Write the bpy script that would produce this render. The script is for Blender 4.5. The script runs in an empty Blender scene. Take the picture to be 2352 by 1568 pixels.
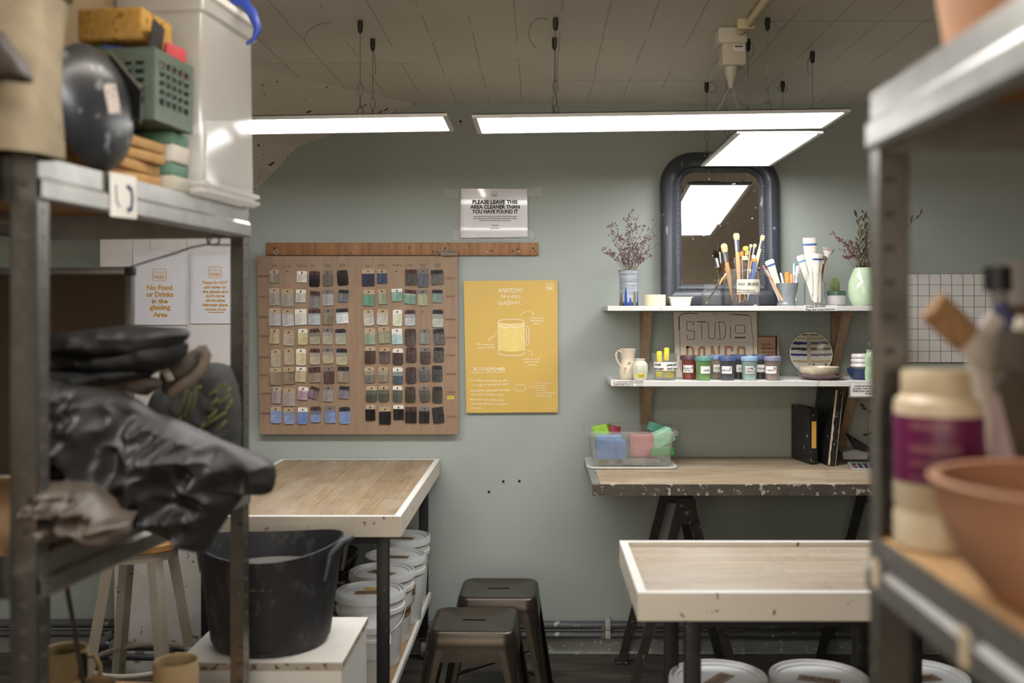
import bpy, bmesh, math, random
from mathutils import Vector, Matrix, Euler, noise
random.seed(7)
SC = bpy.context.scene
COL = SC.collection
PI = math.pi
# ---------------------------------------------------------------- camera, world, exposure
F = 2287.0                      # focal length in pixels of the 2352 px wide frame (35 mm on 36 mm)
EYE = 1.525                     # camera height; the camera stands 4.47 m from the back wall (y = 0)
CAMY = -4.47
cam_data = bpy.data.cameras.new('camera')
cam = bpy.data.objects.new('camera', cam_data)
COL.objects.link(cam)
cam.location = (0, CAMY, EYE)
cam.rotation_euler = (PI/2, 0, 0)
cam_data.sensor_width = 36
cam_data.lens = F/2352*36
cam_data.shift_x = -64/2352
cam_data.shift_y = -66/2352
cam_data.clip_start = 0.05
cam_data.dof.use_dof = True
cam_data.dof.focus_distance = 4.25
cam_data.dof.aperture_fstop = 2.0
SC.camera = cam
world = bpy.data.worlds.new('world')
SC.world = world
world.use_nodes = True
world.node_tree.nodes['Background'].inputs[0].default_value = (0.9, 0.92, 1, 1)
world.node_tree.nodes['Background'].inputs[1].default_value = 0.05
SC.view_settings.view_transform = 'Standard'
SC.view_settings.look = 'None'
SC.view_settings.gamma = 1
SC.view_settings.use_curve_mapping = False
SC.view_settings.exposure = 0.0
PANEL_STRENGTH = 19.5           # emission of the LED panel diffusers
FILL_STRENGTH = 6.0
FILL_COLOR = (1.0, 0.86, 0.70)   # warm fill of an unseen glowing pane, added behind the camera
PANEL_COLOR = (1.0, 0.985, 0.965)
try:
    SC.cycles.max_bounces = 10
    SC.cycles.transparent_max_bounces = 16
    SC.cycles.caustics_reflective = False
    SC.cycles.caustics_refractive = False
    SC.cycles.use_denoising = True
    SC.cycles.sample_clamp_indirect = 6
except Exception:
    pass

# ---------------------------------------------------------------- helpers
def W(px, py, d):
    """the point seen at photo pixel (px, py) at distance d in front of the camera"""
    return Vector(((px-1240)*d/F, CAMY+d, EYE-(py-718)*d/F))
def dz(py, z):                  # distance at which height z is seen at row py
    return (EYE-z)*F/(py-718)
WX = Matrix(((1,0,0,0),(0,0,-1,0),(0,1,0,0),(0,0,0,1)))     # XY drawing plane -> upright, facing the camera side (-y)
def T(x, y=None, z=None):
    return Matrix.Translation(x if y is None else (x,y,z))
def R(axis, deg):
    return Matrix.Rotation(math.radians(deg), 4, axis)
def lin(c):
    c = c/255
    return c/12.92 if c <= .04045 else ((c+.055)/1.055)**2.4
def rgb(h):
    if isinstance(h, str):
        h = h.lstrip('#'); h = [int(h[i:i+2],16) for i in (0,2,4)]
    return (lin(h[0]), lin(h[1]), lin(h[2]), 1)
def mulc(c, k):
    return (min(c[0]*k,1), min(c[1]*k,1), min(c[2]*k,1), 1)

MATS = {}
def new_mat(name):
    m = bpy.data.materials.new(name); m.use_nodes = True
    nt = m.node_tree
    return m, nt, nt.nodes['Principled BSDF']
def tex_coord(nt, scale=(1,1,1), rot=(0,0,0), src='Object'):
    tc = nt.nodes.new('ShaderNodeTexCoord'); mp = nt.nodes.new('ShaderNodeMapping')
    nt.links.new(tc.outputs[src], mp.inputs[0])
    mp.inputs['Scale'].default_value = scale; mp.inputs['Rotation'].default_value = rot
    return mp.outputs[0]
def ramp(nt, fac, stops, interp='LINEAR'):
    r = nt.nodes.new('ShaderNodeValToRGB'); r.color_ramp.interpolation = interp
    e = r.color_ramp.elements
    e[0].position = stops[0][0]; e[0].color = stops[0][1]
    e[1].position = stops[-1][0]; e[1].color = stops[-1][1]
    for p, c in stops[1:-1]:
        x = e.new(p); x.color = c
    nt.links.new(fac, r.inputs[0])
    return r.outputs[0]
def noise_tex(nt, vec, scale, detail=4, rough=.55, dist=0):
    n = nt.nodes.new('ShaderNodeTexNoise')
    nt.links.new(vec, n.inputs['Vector'])
    n.inputs['Scale'].default_value = scale; n.inputs['Detail'].default_value = detail
    n.inputs['Roughness'].default_value = rough; n.inputs['Distortion'].default_value = dist
    return n.outputs['Fac']
def mixc(nt, fac, a, b, mode='MIX'):
    m = nt.nodes.new('ShaderNodeMix'); m.data_type = 'RGBA'; m.blend_type = mode
    for k, v in ((0, fac), (6, a), (7, b)):
        if hasattr(v, 'is_linked') or hasattr(v, 'links'):
            nt.links.new(v, m.inputs[k])
        else:
            m.inputs[k].default_value = v
    return m.outputs[2]
def math_n(nt, op, a, b=None, c=None):
    m = nt.nodes.new('ShaderNodeMath'); m.operation = op
    for i, v in enumerate((a, b, c)):
        if v is None: continue
        if hasattr(v, 'links'): nt.links.new(v, m.inputs[i])
        else: m.inputs[i].default_value = v
    return m.outputs[0]
def bump(nt, b, h, strength=.3, dist=.01):
    n = nt.nodes.new('ShaderNodeBump'); n.inputs['Strength'].default_value = strength
    n.inputs['Distance'].default_value = dist
    nt.links.new(h, n.inputs['Height']); nt.links.new(n.outputs[0], b.inputs['Normal'])
def M(name, col, rough=.6, metal=0, var=.12, scale=12, bmp=0, stretch=(1,1,1), spots=None, spot_scale=60, spot_amt=.62, coat=0):
    """plain procedural material: colour broken up by noise, optional stains"""
    if name in MATS: return MATS[name]
    m, nt, b = new_mat(name)
    c = rgb(col)
    v = tex_coord(nt, stretch)
    n = noise_tex(nt, v, scale, 5)
    out = ramp(nt, n, [(.3, mulc(c, 1-var)), (.7, mulc(c, 1+var))])
    if spots:
        s = noise_tex(nt, v, spot_scale, 3, .6)
        sa = .5+(spot_amt-.5)*.62; f = ramp(nt, s, [(sa, (0,0,0,1)), (sa+.04, (1,1,1,1))])
        out = mixc(nt, f, out, rgb(spots))
    nt.links.new(out, b.inputs['Base Color'])
    b.inputs['Roughness'].default_value = rough; b.inputs['Metallic'].default_value = metal
    if coat: b.inputs['Coat Weight'].default_value = coat
    if bmp: bump(nt, b, n, bmp, .004)
    MATS[name] = m
    return m
def glass(name, tint='ffffff', trans=.82, rough=.05, whiten=.0):
    """thin clear or cloudy glass / plastic: see-through with glossy highlights"""
    if name in MATS: return MATS[name]
    m = bpy.data.materials.new(name); m.use_nodes = True
    nt = m.node_tree; nt.nodes.clear()
    o = nt.nodes.new('ShaderNodeOutputMaterial')
    t = nt.nodes.new('ShaderNodeBsdfTransparent'); t.inputs[0].default_value = (1, 1, 1, 1) if trans > .88 else (.97, .97, .97, 1)
    g = nt.nodes.new('ShaderNodeBsdfGlossy'); g.inputs['Roughness'].default_value = rough
    d = nt.nodes.new('ShaderNodeBsdfDiffuse'); d.inputs[0].default_value = mulc(rgb(tint), .95)
    tl = nt.nodes.new('ShaderNodeBsdfTranslucent'); tl.inputs[0].default_value = mulc(rgb(tint), .95)
    md = nt.nodes.new('ShaderNodeMixShader'); md.inputs[0].default_value = .5
    nt.links.new(d.outputs[0], md.inputs[1]); nt.links.new(tl.outputs[0], md.inputs[2])
    m1 = nt.nodes.new('ShaderNodeMixShader')
    nz = noise_tex(nt, tex_coord(nt), 25, 4)
    fac = math_n(nt, 'MULTIPLY', nz, 2*(1-trans)*(.7+whiten*.3))
    nt.links.new(fac, m1.inputs[0])
    nt.links.new(t.outputs[0], m1.inputs[1]); nt.links.new(md.outputs[0], m1.inputs[2])
    fr = nt.nodes.new('ShaderNodeLayerWeight'); fr.inputs[0].default_value = .12
    m2 = nt.nodes.new('ShaderNodeMixShader'); nt.links.new(math_n(nt, 'MULTIPLY', fr.outputs['Fresnel'], .42), m2.inputs[0])
    nt.links.new(m1.outputs[0], m2.inputs[1]); nt.links.new(g.outputs[0], m2.inputs[2])
    nt.links.new(m2.outputs[0], o.inputs[0])
    MATS[name] = m
    return m
def staves(name, c1, c2, c3, axis='x', length=.5, width=.042, pale='d9cdbb', rough=.5):
    """butcher-block staves running along axis, with worn pale patches"""
    m, nt, b = new_mat(name)
    rot = (0,0,0) if axis == 'x' else (0,0,PI/2)
    v = tex_coord(nt, (1,1,1), rot)
    br = nt.nodes.new('ShaderNodeTexBrick'); nt.links.new(v, br.inputs['Vector'])
    br.offset = .37; br.inputs['Scale'].default_value = 1
    br.inputs['Brick Width'].default_value = length; br.inputs['Row Height'].default_value = width
    br.inputs['Mortar Size'].default_value = .0012; br.inputs['Color1'].default_value = rgb(c1)
    br.inputs['Color2'].default_value = rgb(c2); br.inputs['Mortar'].default_value = rgb(c3)
    br.inputs['Bias'].default_value = 0
    g = noise_tex(nt, tex_coord(nt, (2,45,10) if axis=='x' else (45,2,10)), 2.2, 6, .6)
    out = mixc(nt, .4, br.outputs['Color'], ramp(nt, g, [(.3, rgb(c3)), (.62, rgb(c1))]), 'MIX')
    w = noise_tex(nt, tex_coord(nt, (1,2.5,1) if axis=='x' else (2.5,1,1)), 2.3, 5, .6)
    out = mixc(nt, ramp(nt, w, [(.45,(0,0,0,1)),(.7,(.6,.6,.6,1))]), out, rgb(pale))
    s = noise_tex(nt, tex_coord(nt), 9, 5, .7)
    out = mixc(nt, ramp(nt, s, [(.58,(0,0,0,1)),(.68,(.45,.45,.45,1))]), out, rgb('6e5a46'))
    sc_ = noise_tex(nt, tex_coord(nt, (2,9,1) if axis=='x' else (9,2,1)), 12, 4, .8, 1.5)
    out = mixc(nt, ramp(nt, sc_, [(.62,(0,0,0,1)),(.66,(.6,.6,.6,1))]), out, rgb('d8d0c4'))
    nt.links.new(out, b.inputs['Base Color']); b.inputs['Roughness'].default_value = rough
    bump(nt, b, g, .15, .002)
    MATS[name] = m
    return m
def grain(name, c1, c2, axis='z', rough=.55, scale=3, spots=None):
    """straight-grained wood"""
    if name in MATS: return MATS[name]
    m, nt, b = new_mat(name)
    st = {'x':(1,14,14), 'y':(14,1,14), 'z':(14,14,1)}[axis]
    g = noise_tex(nt, tex_coord(nt, st), scale, 6, .6, .4)
    out = ramp(nt, g, [(.28, rgb(c2)), (.7, rgb(c1))])
    if spots:
        s = noise_tex(nt, tex_coord(nt), 40, 3)
        out = mixc(nt, ramp(nt, s, [(.66,(0,0,0,1)),(.7,(1,1,1,1))]), out, rgb(spots))
    nt.links.new(out, b.inputs['Base Color']); b.inputs['Roughness'].default_value = rough
    bump(nt, b, g, .12, .002)
    MATS[name] = m
    return m

def wm(o):
    m = Matrix.Translation(o.location) @ o.rotation_euler.to_matrix().to_4x4()
    return wm(o.parent) @ m if o.parent else m
def tag(o, label=None, cat=None, group=None, kind=None):
    if label: o['label'] = label
    if cat: o['category'] = cat
    if group: o['group'] = group
    if kind: o['kind'] = kind
    return o
def thing(name, label, cat, loc=(0,0,0), rz=0, group=None):
    o = bpy.data.objects.new(name, None); COL.objects.link(o)
    o.empty_display_size = .05
    o.location = loc; o.rotation_euler = (0,0,math.radians(rz))
    return tag(o, label, cat, group)
class MB:
    def __init__(s): s.bm = bmesh.new(); s.mi = 0; s.X = Matrix()
    def _fin(s, verts, faces, M=None):
        m = s.X @ M if M is not None else s.X
        for v in verts: v.co = m @ v.co
        for f in faces: f.material_index = s.mi
    def m(s, i): s.mi = i; return s
    def box(s, a, b, bev=0, M=None, seg=2):
        """box between corners a and b"""
        a = Vector(a); b = Vector(b)
        g = bmesh.ops.create_cube(s.bm, size=1)
        vs = g['verts']
        for v in vs:
            v.co = Vector([(a[i]+b[i])/2 + v.co[i]*abs(b[i]-a[i]) for i in range(3)])
        fs = list({f for v in vs for f in v.link_faces})
        if bev:
            es = list({e for v in vs for e in v.link_edges})
            r = bmesh.ops.bevel(s.bm, geom=es, offset=bev, segments=seg, affect='EDGES', profile=.5)
            fs = r['faces']; vs = r['verts']
            vs = list({v for f in fs for v in f.verts} | set(vs))
            allf = set()
            for v in vs: allf |= set(v.link_faces)
            fs = list(allf); vs = list({v for f in fs for v in f.verts})
        s._fin(vs, fs, M); return s
    def cone(s, p0, p1, r0, r1=None, n=16, caps=True):
        if r1 is None: r1 = r0
        return s.tube([p0, p1], [r0, r1], n, caps)
    def tube(s, pts, r, n=8, caps=True, closed=False, flat=None):
        pts = [Vector(p) for p in pts]
        k = len(pts)
        rs = r if isinstance(r, (list, tuple)) else [r]*k
        rings = []; up = None
        for i, p in enumerate(pts):
            if closed: t = pts[(i+1)%k]-pts[i-1]
            elif i == 0: t = pts[1]-p
            elif i == k-1: t = p-pts[i-1]
            else: t = (pts[i+1]-p).normalized()+(p-pts[i-1]).normalized()
            if t.length < 1e-9: t = Vector((0,0,1))
            t.normalize()
            if up is None: up = Vector((0,1,0)) if abs(t.y) < .9 else Vector((1,0,0))
            a = up - t*up.dot(t)
            if a.length < 1e-6: a = t.orthogonal()
            a.normalize(); up = a; c = t.cross(a)
            fa = flat if flat else 1
            rings.append([s.bm.verts.new(p+(a*fa*math.cos(j*2*PI/n)+c*math.sin(j*2*PI/n))*rs[i]) for j in range(n)])
        fs = []
        for i in range(k if closed else k-1):
            A = rings[i]; B = rings[(i+1)%k]
            for j in range(n):
                fs.append(s.bm.faces.new((A[j], A[(j+1)%n], B[(j+1)%n], B[j])))
        if caps and not closed:
            fs.append(s.bm.faces.new(rings[0][::-1])); fs.append(s.bm.faces.new(rings[-1]))
        s._fin([v for q in rings for v in q], fs); return s
    def lathe(s, prof, c=(0,0,0), n=32, M=None, sx=1, sy=1, wob=0):
        """prof: (radius, z) pairs; r=0 closes"""
        rings = []; c = Vector(c)
        for (r, z) in prof:
            if r < 1e-6: rings.append([s.bm.verts.new(c+Vector((0,0,z)))])
            else:
                rings.append([s.bm.verts.new(c+Vector((r*sx*math.cos(j*2*PI/n)*(1+wob*math.sin(3*j*2*PI/n+z*30)), r*sy*math.sin(j*2*PI/n)*(1+wob*math.cos(2*j*2*PI/n+z*20)), z))) for j in range(n)])
        fs = []
        for A, B in zip(rings[:-1], rings[1:]):
            if len(A) == 1 and len(B) == 1: continue
            for j in range(n):
                k = (j+1) % n
                if len(A) == 1: fs.append(s.bm.faces.new((A[0], B[k], B[j])))
                elif len(B) == 1: fs.append(s.bm.faces.new((A[j], A[k], B[0])))
                else: fs.append(s.bm.faces.new((A[j], A[k], B[k], B[j])))
        s._fin([v for q in rings for v in q], fs, M); return s
    def prism(s, pts, th, M=None, z0=0):
        """polygon in local XY extruded from z0 to z0+th"""
        A = [s.bm.verts.new((p[0], p[1], z0)) for p in pts]
        B = [s.bm.verts.new((p[0], p[1], z0+th)) for p in pts]
        n = len(pts); fs = [s.bm.faces.new(A[::-1]), s.bm.faces.new(B)]
        for j in range(n):
            fs.append(s.bm.faces.new((A[j], A[(j+1)%n], B[(j+1)%n], B[j])))
        s._fin(A+B, fs, M); return s
    def grid(s, fn, nu, nv, closed_u=False):
        V = [[s.bm.verts.new(fn(i/(nu if closed_u else nu-1), j/(nv-1))) for i in range(nu)] for j in range(nv)]
        fs = []
        for j in range(nv-1):
            for i in range(nu if closed_u else nu-1):
                k = (i+1) % nu
                fs.append(s.bm.faces.new((V[j][i], V[j][k], V[j+1][k], V[j+1][i])))
        s._fin([v for r in V for v in r], fs); return s
    def stroke(s, pts, w, th=.0006, M=None):
        """flat marker stroke in local XY: quads along pts"""
        for i_, (a, b) in enumerate(zip(pts[:-1], pts[1:])):
            a = Vector(a).to_2d(); b = Vector(b).to_2d(); d = b-a
            if d.length < 1e-7: continue
            d.normalize(); n = Vector((-d.y, d.x))*w/2; e = d*w*.35
            q = [a-e+n, a-e-n, b+e-n, b+e+n]
            s.prism([(p.x, p.y) for p in q], th+i_*1.5e-5, M)
        return s
    def build(s, name, mats, parent=None, world=True, smooth=True, angle=35, origin=None):
        bmesh.ops.recalc_face_normals(s.bm, faces=s.bm.faces[:])
        me = bpy.data.meshes.new(name)
        if parent is not None and world:
            s.bm.transform(wm(parent).inverted())
        loc = None
        if parent is None:
            if origin is None:
                xs = [v.co for v in s.bm.verts]
                lo = [min(v[i] for v in xs) for i in range(3)]; hi = [max(v[i] for v in xs) for i in range(3)]
                origin = Vector(((lo[0]+hi[0])/2, (lo[1]+hi[1])/2, lo[2]))
            loc = Vector(origin); s.bm.transform(Matrix.Translation(-loc))
        s.bm.to_mesh(me); s.bm.free()
        for mt in (mats if isinstance(mats, (list, tuple)) else [mats]): me.materials.append(mt)
        if smooth:
            for p in me.polygons: p.use_smooth = True
            try: me.set_sharp_from_angle(angle=math.radians(angle))
            except Exception: pass
        o = bpy.data.objects.new(name, me); COL.objects.link(o)
        if parent is not None: o.parent = parent
        else: o.location = loc
        return o
def dup(o, parent=None):
    c = o.copy(); COL.objects.link(c)
    if parent: c.parent = parent
    for ch in list(o.children): dup(ch, c)
    return c
def rrect(x0, y0, x1, y1, r, n=5):
    out = []
    for cx, cy, a in ((x1-r,y1-r,0),(x0+r,y1-r,90),(x0+r,y0+r,180),(x1-r,y0+r,270)):
        for i in range(n+1):
            t = math.radians(a+90*i/n); out.append((cx+r*math.cos(t), cy+r*math.sin(t)))
    return out
_fm = {}
def glyph_mesh(s, bold=0):
    cu = bpy.data.curves.new('t', 'FONT'); cu.body = s; cu.size = 1; cu.resolution_u = 3
    cu.offset = bold
    o = bpy.data.objects.new('t', cu)
    me = bpy.data.meshes.new_from_object(o)
    bpy.data.objects.remove(o); bpy.data.curves.remove(cu)
    return me
def write(lines, mat, parent, M=Matrix(), th=.0004, bold=0, name='lettering', jitter=0, shear=0):
    """lines: (text, cx, cy, width, height) in the local XY plane of M, +y up; joined into one lettering mesh.
    width and height are the printed block's extents (height for the capital letters, 0 keeps the aspect)"""
    out = bmesh.new()
    for (s, cx, cy, w, h) in lines:
        me = glyph_mesh(s, bold)
        if not me.vertices: continue
        xs = [v.co.x for v in me.vertices]; ys = [v.co.y for v in me.vertices]
        x0, x1 = min(xs), max(xs); y0 = 0; y1 = .70
        sx = w/max(x1-x0, 1e-6); sy = h/(y1-y0) if h else sx
        a = random.uniform(-jitter, jitter)
        b = bmesh.new(); b.from_mesh(me); bpy.data.meshes.remove(me)
        for v in b.verts:
            x = (v.co.x-(x0+x1)/2)*sx; y = (v.co.y-.35)*sy
            if jitter:
                x += noise.noise(Vector((x*60, y*60, cy*70)))*abs(h)*.16; y += noise.noise(Vector((x*60+9, y*60, cy*70)))*abs(h)*.2
            v.co = M @ Vector((cx+x+shear*y, cy+y+a*x, th))
        t = bpy.data.meshes.new('t'); b.to_mesh(t); b.free(); out.from_mesh(t); bpy.data.meshes.remove(t)
    q = MB(); q.bm.free(); q.bm = out
    return q.build(name, mat, parent, smooth=False)
def wallM(d):   # drawing plane in pixel-metres on the plane at distance d: use pw() coordinates
    return T(0, CAMY+d, 0) @ WX
def pw(px, py, d):
    return ((px-1240)*d/F, EYE-(py-718)*d/F)
def write_px(lines, d, mat, parent, **k):
    """lines in photo pixels at distance d: (text, cx, cy, w, h)"""
    s = d/F
    return write([(t, pw(cx,cy,d)[0], pw(cx,cy,d)[1], w*s, h*s) for (t,cx,cy,w,h) in lines], mat, parent, M=wallM(d), **k)
def pane(mb, x0, y0, x1, y1, d, th, bev=0):
    """upright slab whose front face fills the pixel rectangle at distance d"""
    a = W(x0, y0, d); b = W(x1, y1, d)
    return mb.box((a.x, CAMY+d, b.z), (b.x, CAMY+d+th, a.z), bev)
def star(mb, outline, centre, d, T0, rings=14, wr=.02, seed=0, back=.5, n=110, fr=7, depthfn=None):
    """soft bulky body: outline (photo px at distance d) puffed to thickness T0 towards the camera, with creases"""
    P = []
    L = [Vector(p) for p in outline]; k = len(L)
    per = [(L[(i+1)%k]-L[i]).length for i in range(k)]; tot = sum(per)
    for j in range(n):
        t = tot*j/n; i = 0
        while t > per[i]: t -= per[i]; i += 1
        a = L[i-1]; b = L[i]; c = L[(i+1)%k]; e = L[(i+2)%k]; u = t/per[i]
        lnr = b.lerp(c, u)
        cr = .5*((2*b)+(c-a)*u+(2*a-5*b+4*c-e)*u*u+(-a+3*b-3*c+e)*u**3)
        P.append(lnr.lerp(cr, .7))
    C = Vector(centre)
    def body(side):
        V = []
        for r in range(rings+1):
            t = 1-r/rings
            row = []
            for p in P:
                q = C+(p-C)*t
                dd = depthfn(q.x, q.y) if depthfn else d
                w = W(q.x, q.y, dd)
                h = math.sqrt(max(0, 1-t**2.6))*T0*(1 if side < 0 else back)
                nn = noise.noise(Vector((w.x*fr+seed, w.z*fr, seed*1.7)))
                n2 = 1-abs(noise.noise(Vector((w.x*fr*1.3+seed*3, w.z*fr*1.9, 5))))*2.2
                n3 = 1-abs(noise.noise(Vector((w.x*fr*3.1+seed, w.z*fr*2.3+seed, 9))))*2
                amp = wr*min(1, (1-t)*5)
                w.y += side*(h+amp*(nn*1.4+n2*1.0+n3*.75))
                if side < 0: w.z += amp*.25*nn
                row.append(w)
            V.append(row)
        return V
    for side in (-1, 1):
        V = body(side)
        rows = [[mb.bm.verts.new(p) for p in row] for row in V[:-1]]
        cv = mb.bm.verts.new(sum(V[-1], Vector())/len(P))
        fs = []
        for A, B in zip(rows[:-1], rows[1:]):
            for j in range(n):
                fs.append(mb.bm.faces.new((A[j], A[(j+1)%n], B[(j+1)%n], B[j])))
        for j in range(n): fs.append(mb.bm.faces.new((rows[-1][j], rows[-1][(j+1)%n], cv)))
        for f in fs: f.material_index = mb.mi
    bmesh.ops.remove_doubles(mb.bm, verts=mb.bm.verts[:], dist=1e-5)
    return mb
# ---------------------------------------------------------------- the setting
def emat(name, col, st):
    m = bpy.data.materials.new(name); m.use_nodes = True; nt = m.node_tree; nt.nodes.clear()
    o = nt.nodes.new('ShaderNodeOutputMaterial'); e = nt.nodes.new('ShaderNodeEmission')
    e.inputs[0].default_value = (*col, 1); e.inputs[1].default_value = st; nt.links.new(e.outputs[0], o.inputs[0]); return m
def struct(name, mb, m, **k):
    return tag(mb.build(name, m, **k), kind='structure')
def wall_mat():
    m, nt, b = new_mat('sage_wall_paint')
    v = tex_coord(nt)
    n = noise_tex(nt, v, 1.3, 5, .6); n2 = noise_tex(nt, v, 90, 3)
    out = ramp(nt, n, [(.3, rgb('9ba39d')), (.7, rgb('a4aca6'))])
    s = noise_tex(nt, v, 34, 2, .5)
    out = mixc(nt, ramp(nt, s, [(.755,(0,0,0,1)),(.77,(.6,.6,.6,1))]), out, rgb('b9bdb4'))
    nt.links.new(out, b.inputs['Base Color']); b.inputs['Roughness'].default_value = .62
    bump(nt, b, n2, .06, .002)
    return m
MW = wall_mat()
def ceil_mat():
    m, nt, b = new_mat('painted_ceiling_boards')
    v = tex_coord(nt)
    sp = nt.nodes.new('ShaderNodeSeparateXYZ'); nt.links.new(v, sp.inputs[0])
    wob = noise_tex(nt, v, 1.5, 3)
    x = math_n(nt, 'ADD', math_n(nt, 'MULTIPLY', sp.outputs[0], 1/.147), math_n(nt, 'MULTIPLY', wob, .12))
    fr = math_n(nt, 'ABSOLUTE', math_n(nt, 'SUBTRACT', math_n(nt, 'FRACT', x), .5))
    seam = math_n(nt, 'LESS_THAN', fr, .016)
    brk = math_n(nt, 'GREATER_THAN', noise_tex(nt, tex_coord(nt, (4,1,1)), 2.2, 4, .7), .47)
    seam = math_n(nt, 'MULTIPLY', seam, brk)
    # cross joints
    y = math_n(nt, 'ADD', math_n(nt, 'MULTIPLY', sp.outputs[1], 1/1.9), math_n(nt, 'MULTIPLY', math_n(nt, 'FLOOR', math_n(nt, 'MULTIPLY', x, .25)), .43))
    fy = math_n(nt, 'ABSOLUTE', math_n(nt, 'SUBTRACT', math_n(nt, 'FRACT', y), .5))
    seam2 = math_n(nt, 'LESS_THAN', fy, .0022)
    seam = math_n(nt, 'MAXIMUM', seam, seam2)
    n = noise_tex(nt, v, 3, 5, .6)
    out = ramp(nt, n, [(.3, rgb('d2ccc0')), (.7, rgb('dbd5ca'))])
    s = noise_tex(nt, v, 16, 4, .7)
    out = mixc(nt, ramp(nt, s, [(.735,(0,0,0,1)),(.75,(1,1,1,1))]), out, rgb('3a342c'))
    out = mixc(nt, math_n(nt, 'MULTIPLY', seam, .5), out, rgb('7c7468'))
    nt.links.new(out, b.inputs['Base Color']); b.inputs['Roughness'].default_value = .6
    h = math_n(nt, 'SUBTRACT', math_n(nt, 'MULTIPLY', n, .2), seam)
    bump(nt, b, h, .5, .004)
    return m
MC = ceil_mat()
MCS = M('painted_plaster_slope', 'd2cbbf', .65, var=.06, scale=4, bmp=.1, spots='4a443c', spot_scale=30, spot_amt=.75)
MCR = M('rear_wall_paint', '726c62', .7, var=.06, scale=2)
def floor_mat():
    m, nt, b = new_mat('dark_worn_floor')
    n = noise_tex(nt, tex_coord(nt, (1,7,1)), 2.5, 6, .65)
    out = ramp(nt, n, [(.3, rgb('33302b')), (.5, rgb('4a4640')), (.75, rgb('6b665e'))])
    s = noise_tex(nt, tex_coord(nt, (1,3,1)), 14, 4, .75)
    out = mixc(nt, ramp(nt, s, [(.66,(0,0,0,1)),(.72,(.6,.6,.6,1))]), out, rgb('8b867d'))
    nt.links.new(out, b.inputs['Base Color']); b.inputs['Roughness'].default_value = .42
    bump(nt, b, n, .2, .004)
    return m
XL, XR, YF, ZC = -2.7, 3.0, -6.6, 2.463
prof = [(-.557,ZC), (-1.089,2.268), (-1.27,2.078), (-1.485,1.873)]
b = MB(); b.prism([(XL,0),(XR,0),(XR,ZC)] + prof + [(XL,1.873)], -.1, WX)
back_wall = struct('wall_back', b, MW, smooth=False)
b = MB(); b.box((XL-.1,YF,0),(XL,.1,ZC)); struct('wall_left', b, MW, smooth=False)
b = MB(); b.box((XR,YF,0),(XR+.1,.1,ZC)); struct('wall_right', b, MCR, smooth=False)
wx0, wx1, wz0, wz1 = -1.9, .9, .85, 2.3
b = MB()
for a, c in (((XL-.1,YF-.1,0),(wx0,YF,ZC)), ((wx1,YF-.1,0),(XR+.1,YF,ZC)), ((wx0,YF-.1,0),(wx1,YF,wz0)), ((wx0,YF-.1,wz1),(wx1,YF,ZC))): b.box(a, c)
struct('wall_front', b, MCR, smooth=False)
# unseen framed glowing pane, added behind the camera as ambient fill
b = MB(); b.box((wx0,YF-.06,wz0),(wx1,YF-.05,wz1)); struct('window_1', b, emat('lit_frosted_glass', FILL_COLOR, FILL_STRENGTH), smooth=False)
b = MB()
for x in (wx0, (wx0+wx1)/2-.02, wx1-.04): b.box((x,YF-.05,wz0),(x+.04,YF-.01,wz1))
for z in (wz0, wz1-.04): b.box((wx0,YF-.05,z),(wx1,YF-.01,z+.04))
struct('trim_1', b, M('white_window_paint','dcdad4',.5), smooth=False)
b = MB(); b.box((XL-.1,YF-.1,-.05),(XR+.1,.1,0)); struct('floor', b, floor_mat(), smooth=False)
# flat ceiling and the folded underside of the stair at the left
vd = Vector((-.65,-.76))
def out_to(px): t = (XL-px)/vd.x; return (XL, vd.y*t)
A = out_to(-.557)
b = MB(); b.prism([(-.557,0),(XR,0),(XR,YF),(XL,YF),A], .08, T(0,0,ZC)); struct('ceiling', b, MC, smooth=False)
b = MB()
for (x0,z0),(x1,z1) in zip(prof[:-1], prof[1:]):
    a = out_to(x0); c = out_to(x1)
    q = [Vector((x0,0,z0)), Vector((x1,0,z1)), Vector((c[0],c[1],z1)), Vector((a[0],a[1],z0))]
    lo = [b.bm.verts.new(p) for p in q]; hi = [b.bm.verts.new(p+Vector((0,0,.08))) for p in q]
    b.bm.faces.new(lo); b.bm.faces.new(hi[::-1])
    for i in range(4): b.bm.faces.new((lo[i], hi[i], hi[(i+1)%4], lo[(i+1)%4]))
c = out_to(-1.485)
b.prism([(-1.485,0),(XL,0),c], .08, T(0,0,1.873))
struct('ceiling_slope', b, MCS, smooth=False)
b = MB(); b.box((-1.40,-.012,0),(XR,0,.1), .002); b.box((-1.40,-.028,0),(XR,-.012,.012), .003)
struct('baseboard_back', b, M('skirting_paint', '8b8f88', .6, var=.12, scale=9, spots='c5c5bd', spot_scale=30, spot_amt=.68), smooth=False)
# drilled holes in the wall
blk = M('hole_black', '14110e', .9)
for px, py in ((1156,1105),(1193,1104),(1123,1129),(1058,279)):
    w = W(px,py,4.468); b = MB(); b.cone(w, w-Vector((0,.002,0)), .0055, n=10)
    b.build('screw_hole', blk, back_wall)
# whitewashed pier at the left
b = MB()
w0 = W(300,0,4.2).x; w1 = W(462,0,4.2).x
def pier(u, v):
    x = w0-.09+(w1-w0+.16)*u; z = 1.86*v
    return Vector((x, CAMY+4.2+.012*noise.noise(Vector((x*7,z*5,0)))+.05*(1 if (u<.12) else 0)*1, z))
b.grid(pier, 24, 50)
b.box((w0-.09,CAMY+4.25,0),(w1+.07,-.001,1.86))
struct('wall_pier', b, M('rough_whitewash', 'c9c4bf', .8, var=.08, scale=8, bmp=.5, spots='7d766f', spot_scale=13, spot_amt=.72))
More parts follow.
